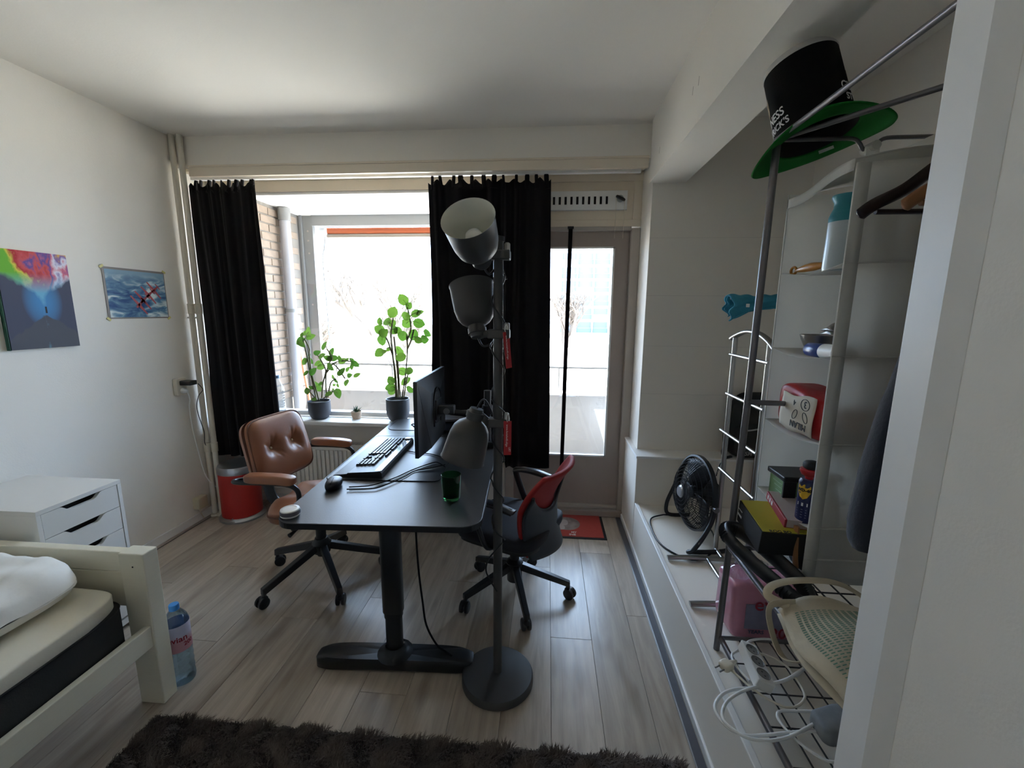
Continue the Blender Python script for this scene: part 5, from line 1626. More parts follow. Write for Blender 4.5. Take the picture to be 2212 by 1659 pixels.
MB().lathe([(0, 0), (.012, 0), (.020, .02), (.020, .04), (0, .04)], 14, axis_matrix((.73, 2.442, PF + .021), (1, 0, 0))).build('power_plug', m_black, fan, world=True, smooth=40)

# ================================================================= NICHE: TOWEL STAND
ts = thing('towel_stand', 'chrome towel stand with curved top bar and rungs', 'towel stand', (.875, 1.92, PF))
TX = .878
for y in (1.765, 2.085):
    MB().tube([(TX, y, PF + .01), (TX, y, 1.385)], .0115, 12).build('upright', m_chrome, ts, world=True, smooth=60)
MB().tube(smooth_path([(TX, 1.70, 1.350), (TX, 1.765, 1.385), (TX, 1.85, 1.412), (TX, 1.925, 1.420), (TX, 2.0, 1.414), (TX, 2.085, 1.392), (TX, 2.12, 1.378)], 5), .013, 10, flat=(.7, 1.2)).build('top_bar', m_chrome, ts, world=True, smooth=60)
for z in (1.305, 1.115, .925, .735):
    MB().tube([(TX - .008, 1.745 if z != .925 else 1.765, z), (TX - .008, 2.105 if z != .925 else 2.135, z)], .0075, 10).build('rung', m_chrome, ts, world=True, smooth=60)
for y in (1.645, 1.985):
    MB().tube(smooth_path([(.612, y, PF + .012), (.70, y, PF + .018), (.80, y, PF + .018), (1.06, y, PF + .012)], 4), .013, 8, flat=(.8, 1.2)).build('foot', m_chrome, ts, world=True, smooth=60)
MB().tube([(.80, 1.645, PF + .018), (.80, 1.985, PF + .018)], .0085, 10).build('foot_bar', m_chrome, ts, world=True, smooth=60)
for y, y2 in ((1.765, 1.645), (2.085, 1.985)):
    MB().tube([(TX, y, PF + .016), (TX, y2, PF + .016)], .010, 8).build('foot_bar', m_chrome, ts, world=True, smooth=60)

# towel on a wall rail
tr = thing('towel_rail', 'thin steel rail on the back wall of the niche', 'rail', (XB, 2.30, 1.56))
MB().tube([(XB, 2.30, 1.572), (.925, 2.30, 1.572)], .007, 10).build('bar', m_chrome, tr, world=True, smooth=60)
MB().lathe([(0, 0), (.025, 0), (.025, .008), (0, .010)], 16, axis_matrix((XB, 2.30, 1.572), (-1, 0, 0))).build('wall_rosette', m_chrome, tr, world=True, smooth=40)
tw = thing('blue_towel', 'folded turquoise cloth hanging above the towel stand', 'towel', (1.05, 2.30, 1.47))
m_tow = mat('turquoise_terry', (.045, .27, .38), .95, var=.15, scale=60, bump=.5, bscale=300)
def towel(u, w):
    x = .915 + .30 * u + .010 * math.sin(7 * w)
    a = (w - .5) * 2
    r_ = .024 + .003 * math.sin(11 * u)
    drop = (.050 + .010 * math.sin(5 * u + 1) + .045 * max(0, 1 - u / .3)) * (1 if a < 0 else .8)
    if abs(a) < .35:
        th_ = a / .35 * PI / 2
        return (x, 2.30 + r_ * math.sin(th_), 1.562 + r_ * math.cos(th_) + .004 * math.sin(25 * u))
    k = (abs(a) - .35) / .65
    return (x + .012 * math.sin(9 * k + 3 * u), 2.30 + math.copysign(r_ + .008 * math.sin(14 * u + 4 * k), a), 1.562 - drop * k)
MB().grid(towel, 40, 30).build('outer_fold', m_tow, tw, world=True, smooth=80, solid=.008)
MB().grid(lambda u, w: (towel(.02 + .9 * u, .08 + .84 * w)[0], 2.30 + (towel(.02 + .9 * u, .08 + .84 * w)[1] - 2.30) * .55, towel(.02 + .9 * u, .08 + .84 * w)[2] - .004), 30, 24).build('inner_fold', m_tow, tw, world=True, smooth=80, solid=.006)
B((.99, 2.262, 1.528), (1.006, 2.266, 1.545)).build('care_tag', m_white, tw, world=True)

# ================================================================= NICHE: BACKPACK AND BOARD
bp = thing('backpack', 'black backpack standing on the far ledge', 'backpack', (1.29, 2.665, .615))
m_bpf = mat('black_nylon', (.014, .014, .016), .75, bump=.1, bscale=400)
MB().sup((1.285, 2.662, .820), (.175, .058, .202), .45, 40, 24, fn=lambda x, y, z: (x * (1 - .22 * max(0, z / .2)), y * (1 - .2 * z / .2), z)).build('body', m_bpf, bp, world=True, smooth=60)
MB().sup((1.275, 2.614, .735), (.135, .026, .105), .45, 30, 16).build('front_pocket', m_bpf, bp, world=True, smooth=60)
MB().tube(smooth_path([(1.16, 2.60, .80), (1.105, 2.60, .72), (1.08, 2.59, .66), (1.095, 2.585, .63), (1.13, 2.59, .635)], 5), .014, 8, flat=(.5, 1.3)).build('strap', m_bpf, bp, world=True, smooth=60)
MB().tube(smooth_path([(1.20, 2.585, .80), (1.24, 2.583, .806), (1.28, 2.583, .815)], 4), .005, 6).build('zip_pull', m_alu, bp, world=True)
text('print', 'ASM', .036, mat('grey_print', (.38, .37, .36), .7), bp, frame_matrix((1.215, 2.5855, .645), (1, 0, 0), (0, 0, 1)), .0006, shear=.25, bold=.0006)
bd_ = thing('brown_board', 'brown wooden board standing against the far ledge', 'board', (1.32, 2.56, PF))
B((1.265, 2.560, PF), (1.42, 2.588, .625)).build('panel', mat('brown_wood', (.20, .095, .045), .6, var=.2, scale=8, stretch=(8, 8, 1)), bd_, world=True)
B((1.30, 2.545, PF), (1.40, 2.559, .46)).build('dark_inset', m_ink, bd_, world=True)

# ================================================================= NICHE: CLOTHES RACK
ck = thing('clothes_rack', 'grey steel clothes rack with two wire shelves', 'clothes rack', (.90, .95, PF))
RXa, RXb, RYa, RYb, RZ = .655, 1.170, 1.420, .42, 2.003
for x in (RXa, RXb):
    for y in (RYa, RYb):
        # feet stand slightly outside the top joint
        dx = -.020 if x < .9 else .02
        MB().tube([(x + dx, y, PF), (x, y, 1.20), (x + .008 * (1 if x < .9 else -1), y, RZ)], .0110, 12).build('upright', m_greytube, ck, world=True, smooth=60)
for x in (RXa, RXb):
    MB().tube([(x + .004, RYa, RZ), (x + .004, RYb, RZ)], .0072, 10).build('top_rail', m_greytube, ck, world=True, smooth=60)
for y in (RYa, RYb):
    MB().tube(smooth_path([(RXa, y, RZ), (.80, y, RZ), (.872, y, RZ - .001), (.893, y, RZ - .014), (.905, y, RZ - .030), (.930, y, RZ - .030), (.943, y, RZ - .014), (.965, y, RZ - .001), (1.03, y, RZ), (RXb, y, RZ)], 4), .0058, 10).build('end_rail', m_greytube, ck, world=True, smooth=60)
MB().tube([(.668, 1.415, RZ + .002), (1.165, .745, RZ + .002)], .0070, 10).build('diagonal_rail', m_greytube, ck, world=True, smooth=60)
MB().tube([(RXa - .004, 1.414, 1.214), (RXa + .135, 1.412, 1.212)], .0085, 10).build('side_peg', m_greytube, ck, world=True, smooth=60)
def shelf(z, nm):
    f_ = MB()
    for x in (RXa - .012, RXb + .012):
        f_.tube([(x, RYa - .008, z), (x, RYb + .008, z)], .0095, 10)
    for y in (RYa - .004, RYb + .004):
        f_.tube([(RXa - .012, y, z), (RXb + .012, y, z)], .0075, 10)
    so_ = f_.build('shelf', m_greytube, ck, world=True, smooth=60)
    m_w = mat('dark_wire', (.035, .034, .036), .45)
    k = 10
    for i in range(1, k):
        x = RXa + (RXb - RXa) * i / k
        MB().tube([(x, RYa, z - .002), (x, RYb, z - .002)], .0026, 5).build('wire', m_w, so_, world=True)
    for i in range(1, 9):
        y = RYa + (RYb - RYa) * i / 9
        MB().tube([(RXa - .012, y, z - .006), (RXb + .012, y, z - .006)], .0026, 5).build('wire', m_w, so_, world=True)
shelf(.346, 'low')
shelf(.700, 'high')

# ================================================================= NICHE: HANGING ORGANISER
m_fab = mat('white_nonwoven_fabric', (.80, .785, .74), .9, var=.03, bump=.15, bscale=300, spec=.2)
def translucent(m, k):
    nt = m.node_tree
    N, L = nt.nodes, nt.links
    b = N['Principled BSDF']
    t_ = N.new('ShaderNodeBsdfTranslucent')
    src_ = b.inputs['Base Color'].links[0].from_socket
    L.new(src_, t_.inputs[0])
    ms_ = N.new('ShaderNodeMixShader')
    ms_.inputs[0].default_value = k
    L.new(b.outputs[0], ms_.inputs[1])
    L.new(t_.outputs[0], ms_.inputs[2])
    L.new(ms_.outputs[0], N['Material Output'].inputs[0])
translucent(m_fab, .5)
og = thing('hanging_organiser', 'white fabric hanging organiser with open shelves', 'organiser', (.915, 1.36, .714))
OX0, OX1, OY0, OY1 = .760, 1.070, 1.212, 1.512
ZT, ZBt = 1.872, .716
SH = [1.628, 1.384, 1.138, .888]
def panel(nm, fn, nu, nv, **k):
    return MB().grid(fn, nu, nv).build(nm, m_fab, og, world=True, smooth=60, solid=.002, **k)
zs = [ZT] + SH + [ZBt]
def bulge(z):
    return .004 * math.sin((z - .7) * 12.8)
panel('side_panel', lambda u, w: (OX0 + (OX1 - OX0) * u, OY0 - .003 + bulge(ZBt + (ZT - ZBt) * w) * math.sin(PI * u), ZBt + (ZT - ZBt) * w + (.02 * u if w > .99 else 0)), 8, 60)
panel('side_panel', lambda u, w: (OX0 + (OX1 - OX0) * u, OY1, ZBt + (ZT - ZBt) * w), 4, 20)
panel('back_panel', lambda u, w: (OX1, OY0 + (OY1 - OY0) * u, ZBt + (ZT - ZBt) * w), 4, 20)
# sagging shelves
sags = [(.0, -.022), (.012, -.026), (.0, .014), (.0, .008)]
for z, (sg, fr) in zip(SH, sags):
    panel('shelf', lambda u, w, z=z, sg=sg, fr=fr: (OX0 + (OX1 - OX0) * w, OY0 + (OY1 - OY0) * u, z - .016 * math.sin(PI * u) * (1 - .4 * w)), 14, 8)
panel('bottom', lambda u, w: (OX0 - .03 * (1 - w) + (OX1 - OX0) * w, OY0 + (OY1 - OY0) * u, ZBt), 4, 4)
def topf(u, w):
    x = OX0 + (OX1 - OX0) * w
    y = OY0 + (OY1 - OY0) * u
    z = ZT + .036 * math.sin(PI * min(1, w * .5 + .1)) - .03 * u * (1 - w) + .006 * math.sin(7 * u + 3 * w)
    return (x, y, z)
panel('top', topf, 14, 10)
# front valance and edge borders of the opening
panel('valance', lambda u, w: (OX0 - .002, OY0 + (OY1 - OY0) * u, topf(u, 0)[2] - .028 * w), 14, 4)
panel('edge_border', lambda u, w: (OX0 - .002, OY1 - .006 + .006 * u, ZBt + (ZT - ZBt) * w), 3, 30)
panel('corner_strip', lambda u, w: (OX0 + .034 * u, OY0 - .006, ZBt + (ZT - ZBt) * w), 3, 30)
for z in SH + [.79]:
    MB().tube([(OX0, OY0 - .005, z + .002), (OX1, OY0 - .005, z + .004)], .0028, 5).build('seam', m_fab, og, world=True)
hk = MB().box((.900, 1.398, ZT - .005), (.936, 1.404, RZ - .030))
hk.tube([(.918, 1.385, RZ - .030), (.918, 1.436, RZ - .030)], .013, 10)
hk.build('hook_strap', m_fab, og, world=True)
fl_ = MB().box((1.00, 1.20, 1.93), (1.25, 1.36, 1.948), Matrix.Translation((1.1, 1.3, 1.93)) @ Matrix.Rotation(-.12, 4, 'Y') @ Matrix.Translation((-1.1, -1.3, -1.93)))
bxt = thing('flat_box', 'flat white box lying on top of the organiser', 'box', (1.1, 1.3, 1.90))
MB().box((.985, 1.235, 1.915), (1.20, 1.40, 1.96)).build('carton', m_fab, bxt, world=True, bevel=.003)

# ---- first shelf
Z1 = SH[0]
gl_ = thing('spray_bottle', 'teal topped silver bottle on the top organiser shelf', 'bottle', (.802, 1.292, Z1))
MB().lathe([(0, -.012), (.038, -.012), (.040, -.006), (.0375, .120), (0, .120)], 30).build('body', mat('silver_print_foil', (.42, .47, .48), .35, metal=.3), gl_, smooth=40)
MB().lathe([(.0378, .118), (.038, .130), (.034, .143), (.029, .155), (.029, .170), (.036, .182), (.035, .188), (0, .190)], 30).build('cap', mat('teal_plastic', (.012, .20, .24), .4), gl_, smooth=40)
yb = thing('yellow_peeler', 'mustard yellow handled tool on the top organiser shelf', 'utensil', (.80, 1.44, Z1))
m_must = mat('mustard_plastic', (.50, .20, .018), .4)
MB().tube(smooth_path([(.79, 1.340, Z1 + .010), (.785, 1.40, Z1 + .009), (.783, 1.445, Z1 + .006), (.782, 1.462, Z1 + .004)], 5), [.008, .009, .0105, .012, .0125, .012, .0115, .011, .010, .009, .008, .007, .006, .005, .005, .0045], 10).build('handle', m_must, yb, world=True, smooth=60)
MB().tube([(.782 + .0 * math.cos(a), 1.478 + .015 * math.cos(a), Z1 + .006 + .011 * math.sin(a)) for a in [i * 2 * PI / 20 for i in range(20)]], .004, 6, closed=True).build('ring', m_must, yb, world=True, smooth=60)
pb = thing('paper_pouch', 'beige paper pouch at the back of the top shelf', 'pouch', (.99, 1.36, Z1))
MB().sup((.985, 1.375, Z1 + .10), (.016, .075, .105), .3, 24, 16).build('pouch', mat('beige_paper', (.52, .45, .38), .8, bump=.3, bscale=40), pb, world=True, smooth=60)
B((.945, 1.30, Z1 + .130), (.968, 1.45, Z1 + .136)).build('dark_seal', m_taupe, pb, world=True)
# ---- second shelf
Z2 = SH[1] - .012
bwl = thing('steel_bowl', 'polished steel bowl on the second organiser shelf', 'bowl', (.858, 1.405, Z2))
MB().lathe([(0, 0), (.025, 0), (.048, .018), (.062, .048), (.066, .062), (.063, .062), (.058, .046), (.044, .018), (.022, .006), (0, .006)], 36).build('bowl', m_chrome, bwl, smooth=50)
sc_ = thing('steel_scoop', 'steel scoop resting on the bowl', 'scoop', (.845, 1.325, Z2 + .06))
MB().grid(lambda u, w: (.82 + .02 * math.sin(PI * w), 1.318 + .055 * (u - .1), Z2 + .068 + .026 * math.sin(PI * u) * math.sin(PI * w) + .012 * w), 14, 10).build('scoop_bowl', m_chrome, sc_, world=True, smooth=80, solid=.002)
MB().box((.835, 1.262, Z2 + .064), (.865, 1.31, Z2 + .076)).build('handle', m_greytube, sc_, world=True, bevel=.003)
bb = thing('blue_tube', 'blue and white squeeze tube lying on the second shelf', 'tube', (.80, 1.28, Z2))
MB().tube([(.792, 1.362, Z2 + .021), (.792, 1.359, Z2 + .021), (.792, 1.292, Z2 + .021), (.792, 1.288, Z2 + .021)], [.018, .020, .021, .019], 20).build('blue_cap', mat('royal_blue_plastic', (.010, .045, .24), .3), bb, world=True, smooth=60)
MB().tube([(.792, 1.289, Z2 + .021), (.792, 1.228, Z2 + .022)], .0215, 20).build('white_tube', m_white, bb, world=True, smooth=60)
# ---- third shelf: red bag with note
Z3 = SH[2] - .010
rbg = thing('red_bag', 'crumpled red bag with a taped note on the third shelf', 'bag', (.83, 1.36, Z3))
MB().sup((.835, 1.362, Z3 + .070), (.058, .125, .068), .34, 40, 24, fn=lambda x, y, z: (x + .006 * math.sin(30 * y + 20 * z), y * (1 - .12 * z / .07), z + .012 * math.sin(18 * y) * (z > 0))).build('bag', mat('red_carrier_plastic', (.45, .012, .016), .4, var=.15, bump=.35, bscale=25), rbg, world=True, smooth=60)
NY, NZ = 1.352, Z3 + .012
NF = frame_matrix((.7705, 1.265, NZ), (0, 1, 0), (0, 0, 1))
nfn = lambda u, w: (.768 - .004 * math.sin(PI * u) - .003 * math.sin(5 * w), 1.258 + .175 * u, NZ + .004 * math.sin(8 * u) + .108 * w + .010 * (1 - u) * w)
MB().grid(nfn, 14, 8).build('paper_note', mat('cream_note_paper', (.58, .52, .42), .8), rbg, world=True, smooth=60, solid=.0008)
# handwriting reads upside down: x axis runs towards +y seen from -x is mirrored, so text frame uses -y turned over
def note_text(s, y, z, size):
    text('handwriting', s, size, m_ink, rbg, frame_matrix((.7590, y, z), (0, 1, 0), (0, 0, -1)), .0006)
note_text('MILAN', 1.318, NZ + .034, .028)
note_text('3', 1.290, NZ + .104, .030)
note_text('4', 1.345, NZ + .098, .024)
MB().tube([(.7590, 1.291 + .021 * math.cos(a), NZ + .093 + .017 * math.sin(a)) for a in [i * 2 * PI / 24 for i in range(24)]], .0011, 4, closed=True).build('drawn_ring', m_ink, rbg, world=True)
for (y0, s) in ((1.300, -1), (1.325, 1)):
    MB().tube([(.7590, y0 + s * .014 + .011 * math.cos(a) * s - .006 * math.sin(a) * s, NZ + .055 + .015 * math.sin(a)) for a in [i * 2 * PI / 18 for i in range(18)]], .0010, 4, closed=True).build('drawn_leaf', m_ink, rbg, world=True)
sj = thing('small_jar', 'small dark jar beside the red bag', 'jar', (.795, 1.232, Z3 + .004))
MB().lathe([(0, 0), (.016, 0), (.017, .004), (.017, .040), (0, .042)], 18).build('jar', mat('dark_red_jar', (.06, .015, .012), .3), sj, smooth=40)
# ---- fourth shelf
Z4 = SH[3] - .006
ttr = thing('green_box', 'green box with black tray lid on the fourth shelf', 'box', (.86, 1.375, Z4))
m_gbox = mat('sage_green_card', (.17, .30, .13), .6)
B((.782, 1.386, Z4 - .004), (.95, 1.478, Z4 + .075)).build('carton', m_gbox, ttr, world=True, bevel=.002)
B((.774, 1.376, Z4 + .076), (.955, 1.486, Z4 + .094)).build('tray', m_black, ttr, world=True, bevel=.004)
B((.776, 1.378, Z4 - .004), (.815, 1.385, Z4 + .076)).build('black_corner', m_black, ttr, world=True)
for i, z in enumerate((.058, .045, .030)):
    B((.7812, 1.40, Z4 + z), (.7822, 1.455 - .01 * i, Z4 + z + .003)).build('printed_line', mat('pale_green_ink', (.30, .45, .26), .6), ttr, world=True)
wd = thing('spray_can', 'dark blue spray can with yellow badge on the fourth shelf', 'spray can', (.782, 1.268, Z4 - .004))
MB().lathe([(0, 0), (.0225, 0), (.024, .004), (.024, .128), (.022, .134), (.019, .138), (0, .139)], 32).build('can', mat('navy_can_paint', (.012, .016, .075), .3), wd, smooth=40)
MB().lathe([(.010, .138), (.011, .145), (.020, .150), (.026, .162), (.025, .168), (0, .170)], 28).build('red_cap', mat('red_cap_plastic', (.40, .012, .018), .35), wd, smooth=40)
MB().sup((.006, .004, .178), (.022, .020, .014), .7, 18, 10).build('black_top', m_ink, wd, smooth=60)
wa = math.atan2(-1.238 + .0, -.795) + .25
WAc = math.atan2(0 - 1.268, 0 - .782)
def wdfn(r, a0, z0, mx=1):
    return lambda p: (.782 + (r + max(0, p.z)) * math.cos(a0 + p.x / r), 1.268 + (r + max(0, p.z)) * math.sin(a0 + p.x / r), Z4 - .004 + z0 + p.y)
f1 = wdfn(.0242, WAc - .35, .105)
shd = MB()
ring = [(-.017, .016), (.0, .020), (.017, .016), (.018, -.004), (.010, -.020), (0, -.026), (-.010, -.020), (-.018, -.004)]
rings_ = []
for s_ in (0, .5, 1):
    rings_.append([f1(Vector((x * s_, y * s_, .0004))) for x, y in ring])
vv = [rings_[0][0]] + rings_[1] + rings_[2]
ff = [(0, 1 + i, 1 + (i + 1) % 8) for i in range(8)] + [(1 + i, 9 + i, 9 + (i + 1) % 8, 1 + (i + 1) % 8) for i in range(8)]
shd.add(vv, ff)
shd.build('yellow_badge', mat('yellow_badge_print', (.68, .40, .02), .5), wd, world=True)
text('print', 'WD-40', .0125, m_ink, wd, None, .0004, fn=wdfn(.0247, WAc - .35, .103), bold=.0006)
MB().add([wdfn(.0242, WAc - .35, .062)(Vector((x, y, .0004))) for x, y in ((-.014, -.004), (0, -.004), (.014, -.004), (.014, .006), (0, .006), (-.014, .006))], [(0, 1, 4, 5), (1, 2, 3, 4)]).build('white_strip', m_lettw, wd, world=True)
for i in range(4):
    z_ = .046 - i * .008
    MB().add([wdfn(.0242, WAc - .35, z_)(Vector((x, y, .0004))) for x, y in ((-.015, 0), (0, 0), (.013, 0), (.013, .002), (0, .002), (-.015, .002))], [(0, 1, 4, 5), (1, 2, 3, 4)]).build('printed_line', mat('grey_can_print', (.22, .23, .30), .5), wd, world=True)
rt_ = thing('red_tube', 'thin dark red tube behind the spray can', 'tube', (.80, 1.275, Z4))
MB().tube([(.800, 1.302, Z4 - .006), (.800, 1.302, Z4 + .125)], .008, 12).build('tube', mat('dark_red_plastic', (.16, .015, .02), .4), rt_, world=True, smooth=60)
# ---- bottom compartment
yx = thing('yellow_box', 'black box with yellow lid poking out of the organiser', 'box', (.72, 1.30, .775))
YB_ = Matrix.Translation((.737, 1.322, .845)) @ Matrix.Rotation(-.05, 4, 'Z') @ Matrix.Rotation(math.radians(7), 4, 'X')
MB().box((-.083, -.088, -.055), (.16, .088, .021), YB_).build('carton', m_ink, yx, world=True, bevel=.002)
MB().box((-.079, -.085, .0212), (.16, .086, .0235), YB_).build('yellow_lid', mat('yellow_card', (.46, .40, .03), .5), yx, world=True)
MB().box((-.0835, .055, -.03), (-.0832, .088, -.022), YB_).build('printed_strip', m_lettw, yx, world=True)
MB().box((-.0835, .055, -.008), (-.0832, .088, -.005), YB_).build('printed_strip', m_lettw, yx, world=True)
text('print', 'ROG BO', .016, m_ink, yx, YB_ @ Matrix.Translation((-.06, -.088, .0237)), .0003, 'LEFT', bold=.0004)
rbk = thing('red_book', 'red spined book lying on the yellow lidded box', 'book', (.80, 1.34, .87))
RBm = YB_ @ Matrix.Translation((.055, .015, .0237)) @ Matrix.Rotation(-.10, 4, 'Z')
MB().box((-.058, -.082, 0), (.10, .085, .028), RBm).build('cover', mat('crimson_book_cover', (.34, .018, .03), .5), rbk, world=True, bevel=.002)
MB().box((-.052, -.0825, .003), (.101, .0855, .0285), RBm).build('pages', m_fab, rbk, world=True)
for i in range(3):
    MB().box((-.0585, .072 - i * .018 - .010, .008), (-.0580, .072 - i * .018, .022), RBm).build('spine_print', m_lettw, rbk, world=True)
wdn = thing('wooden_brush', 'wooden brush handle standing in the bottom compartment', 'brush', (.755, 1.245, .73))
MB().tube(smooth_path([(.755, 1.232, .75), (.752, 1.240, .80), (.752, 1.247, .875)], 5), .013, 8, flat=(.45, 1)).build('handle', mat('light_brown_wood', (.30, .14, .06), .5, var=.2), wdn, world=True, smooth=50)
bgc = thing('black_pouch', 'black fabric pouch filling the bottom compartment', 'pouch', (.86, 1.235, .72))
MB().sup((.815, 1.272, .790), (.045, .042, .062), .45, 26, 16, fn=lambda x, y, z: (x + .004 * math.sin(40 * z), y + .004 * math.sin(33 * z + 20 * x), z)).build('pouch', m_bpf, bgc, world=True, smooth=60)
# black ribbed carry loop lying on the shelf
lo = thing('ribbed_strap', 'black rubber loop with ribbed ends on the wire shelf', 'strap', (.66, 1.25, .712))
lpth = smooth_path([(.600, 1.335, .778), (.615, 1.385, .786), (.655, 1.375, .782), (.700, 1.28, .765), (.738, 1.17, .738), (.732, 1.115, .722), (.698, 1.105, .722), (.668, 1.18, .735), (.630, 1.27, .752)], 7, closed=True)
MB().tube(lpth, .018, 10, closed=True, flat=(1.5, .7)).build('loop', m_black, lo, world=True, smooth=60)
rib = MB()
for idx in list(range(0, 14)) + list(range(28, 48)):
    p = lpth[idx % len(lpth)]
    q = lpth[(idx + 1) % len(lpth)]
    rib.lathe([(.016, -.0014), (.0225, 0), (.016, .0014)], 12, axis_matrix(p, q - p))
rib.build('ribs', m_black, lo, world=True)

# ================================================================= HAT
hat = thing('top_hat', 'tall black felt hat with green brim on the rack corner', 'hat', (.765, 1.40, 2.0))
HM = axis_matrix((.772, 1.425, 2.010), (-.20, .20, .95), (.88, -.47, 0))
m_hatb = mat('black_felt', (.0055, .005, .005), .9, bump=.1, bscale=300, spec=.15)
m_hatg = mat('green_felt', (.010, .150, .022), .9, var=.12, bump=.15, bscale=200, spec=.2)
def hr(a):
    return 1 + .0 * math.cos(2 * a)
crown = MB()
hp = [(.104, .0), (.100, .02), (.097, .07), (.095, .15), (.094, .215), (.089, .232), (.070, .239), (0, .241)]
crown.lathe(hp, 44, HM)
crown.build('crown', m_hatb, hat, world=True, smooth=50)
MB().lathe([(.0940, .216), (.0955, .220), (.0912, .2335), (.071, .2408), (0, .2428)], 44, HM).build('white_top', mat('white_felt', (.55, .53, .50), .9), hat, world=True, smooth=50)
def brim(u, w):
    a = u * 2 * PI
    r_ = .102 + .056 * w
    curl = -.020 * w * w * math.cos(2 * a) - .022 * w * w + .006 * math.sin(3 * a) * w
    return HM @ Vector((r_ * math.cos(a) * (1 + .10 * w), r_ * math.sin(a), curl))
MB().grid(brim, 72, 10, closeu=True).build('brim', m_hatg, hat, world=True, smooth=80, solid=.005)
MB().lathe([(.101, .001), (.097, .03), (.094, .05)], 40, HM).build('inner_band', m_ink, hat, world=True, smooth=50)
MB().box((-.018, -.002, -.014), (.020, -.0005, .014), HM @ Matrix.Translation((.030, .108, .000)) @ Matrix.Rotation(-.25, 4, 'X')).build('care_label', m_white, hat, world=True)
def hatfn(r, a0, z0):
    def fn(p):
        a = a0 + p.x / r
        return HM @ Vector(((r + max(0, p.z)) * math.cos(a), (r + max(0, p.z)) * math.sin(a), z0 + p.y))
    return fn
for a0 in (math.radians(182), math.radians(2)):
    text('print', 'GUINNESS', .034, m_lettw, hat, None, .0004, fn=hatfn(.0975, a0, .074), bold=.0004)
    text('print', "ST PATRICK'S", .027, m_lettw, hat, None, .0004, fn=hatfn(.0988, a0 + .10, .044), bold=.0006)
    hp_ = MB()
    g0 = hatfn(.0965, a0 + .05, .110)
    hp_.add([g0(Vector(p)) for p in ((-.014, 0, .0004), (.0, -.004, .0004), (.012, .01, .0004), (.014, .05, .0004), (.0, .036, .0004), (-.012, .040, .0004))], [(0, 1, 4, 5), (1, 2, 3, 4)])
    hp_.build('gold_emblem', mat('dull_gold_print', (.30, .22, .12), .5), hat, world=True)

# ================================================================= HANGERS AND JACKET
def hanger(label, cx, cy, z, half, m_, yaw, z_hook=RZ):
    t = thing('clothes_hanger', label, 'hanger', (cx, cy, z), yaw, 'hangers on the rack')
    mb = MB()
    pts = smooth_path([(-half, 0, -.012), (-half + .03, 0, .012), (-half * .55, 0, .045), (-.05, 0, .095), (0, 0, .110), (.05, 0, .095), (half * .55, 0, .045), (half - .03, 0, .012), (half, 0, -.012)], 5)
    mb.tube(pts, [.007] + [.013] * (len(pts) - 2) + [.007], 10, flat=(1.1, .55))
    mb.build('shoulder', m_, t, smooth=60)
    MB().tube([(-half + .035, 0, -.004), (half - .035, 0, -.004)], .006, 8).build('trouser_bar', m_, t, smooth=60)
    MB().tube(smooth_path([(0, 0, .110), (0, 0, z_hook - z - .03), (.012, 0, z_hook - z - .012), (.014, 0, z_hook - z + .006), (.0, 0, z_hook - z + .014), (-.014, 0, z_hook - z + .004)], 5), .002, 6).build('hook', m_chrome, t, smooth=60)
m_dkw = mat('dark_stained_wood', (.020, .008, .007), .4)
m_ltw = mat('natural_hanger_wood', (.30, .14, .06), .5)
hanger('dark wooden hanger in front on the rack', .915, 1.098, 1.735, .205, m_dkw, 0.0)
hanger('light wooden hanger just behind the dark one', .945, 1.055, 1.742, .180, m_ltw, .05)
hanger('light wooden hanger farthest behind on the rack', .965, 1.010, 1.740, .170, m_ltw, .10)
jk = thing('navy_jacket', 'dark navy jacket hanging behind the partition', 'jacket', (.90, .93, 1.0))
m_nav = mat('navy_fleece', (.006, .006, .013), .9, var=.2, bump=.2, bscale=120, sheen=.2)
MB().sup((.965, .90, 1.28), (.20, .075, .42), .5, 36, 26, fn=lambda x, y, z: (x * (1 - .25 * max(0, z) / .42), y + .01 * math.sin(9 * z), z)).build('body', m_nav, jk, world=True, smooth=60)
MB().tube(smooth_path([(.855, .925, 1.60), (.815, .935, 1.50), (.775, .945, 1.30), (.752, .95, 1.12), (.748, .955, 1.02), (.752, .955, 1.000)], 6), [.045] * 6 + [.056] * 6 + [.058] * 6 + [.056] * 6 + [.054] * 6 + [.046], 18).build('sleeve', m_nav, jk, world=True, smooth=60)
MB().tube(smooth_path([(1.075, .91, 1.60), (1.14, .90, 1.45), (1.165, .90, 1.2), (1.165, .90, 1.02)], 6), .052, 16).build('sleeve', m_nav, jk, world=True, smooth=60)
MB().tube(smooth_path([(.965, .90, 1.70), (.965, .90, 1.96), (.975, .90, 1.985), (.978, .93, RZ + .006), (.965, .97, RZ + .010)], 5), .002, 6).build('hanger_hook', m_chrome, jk, world=True)

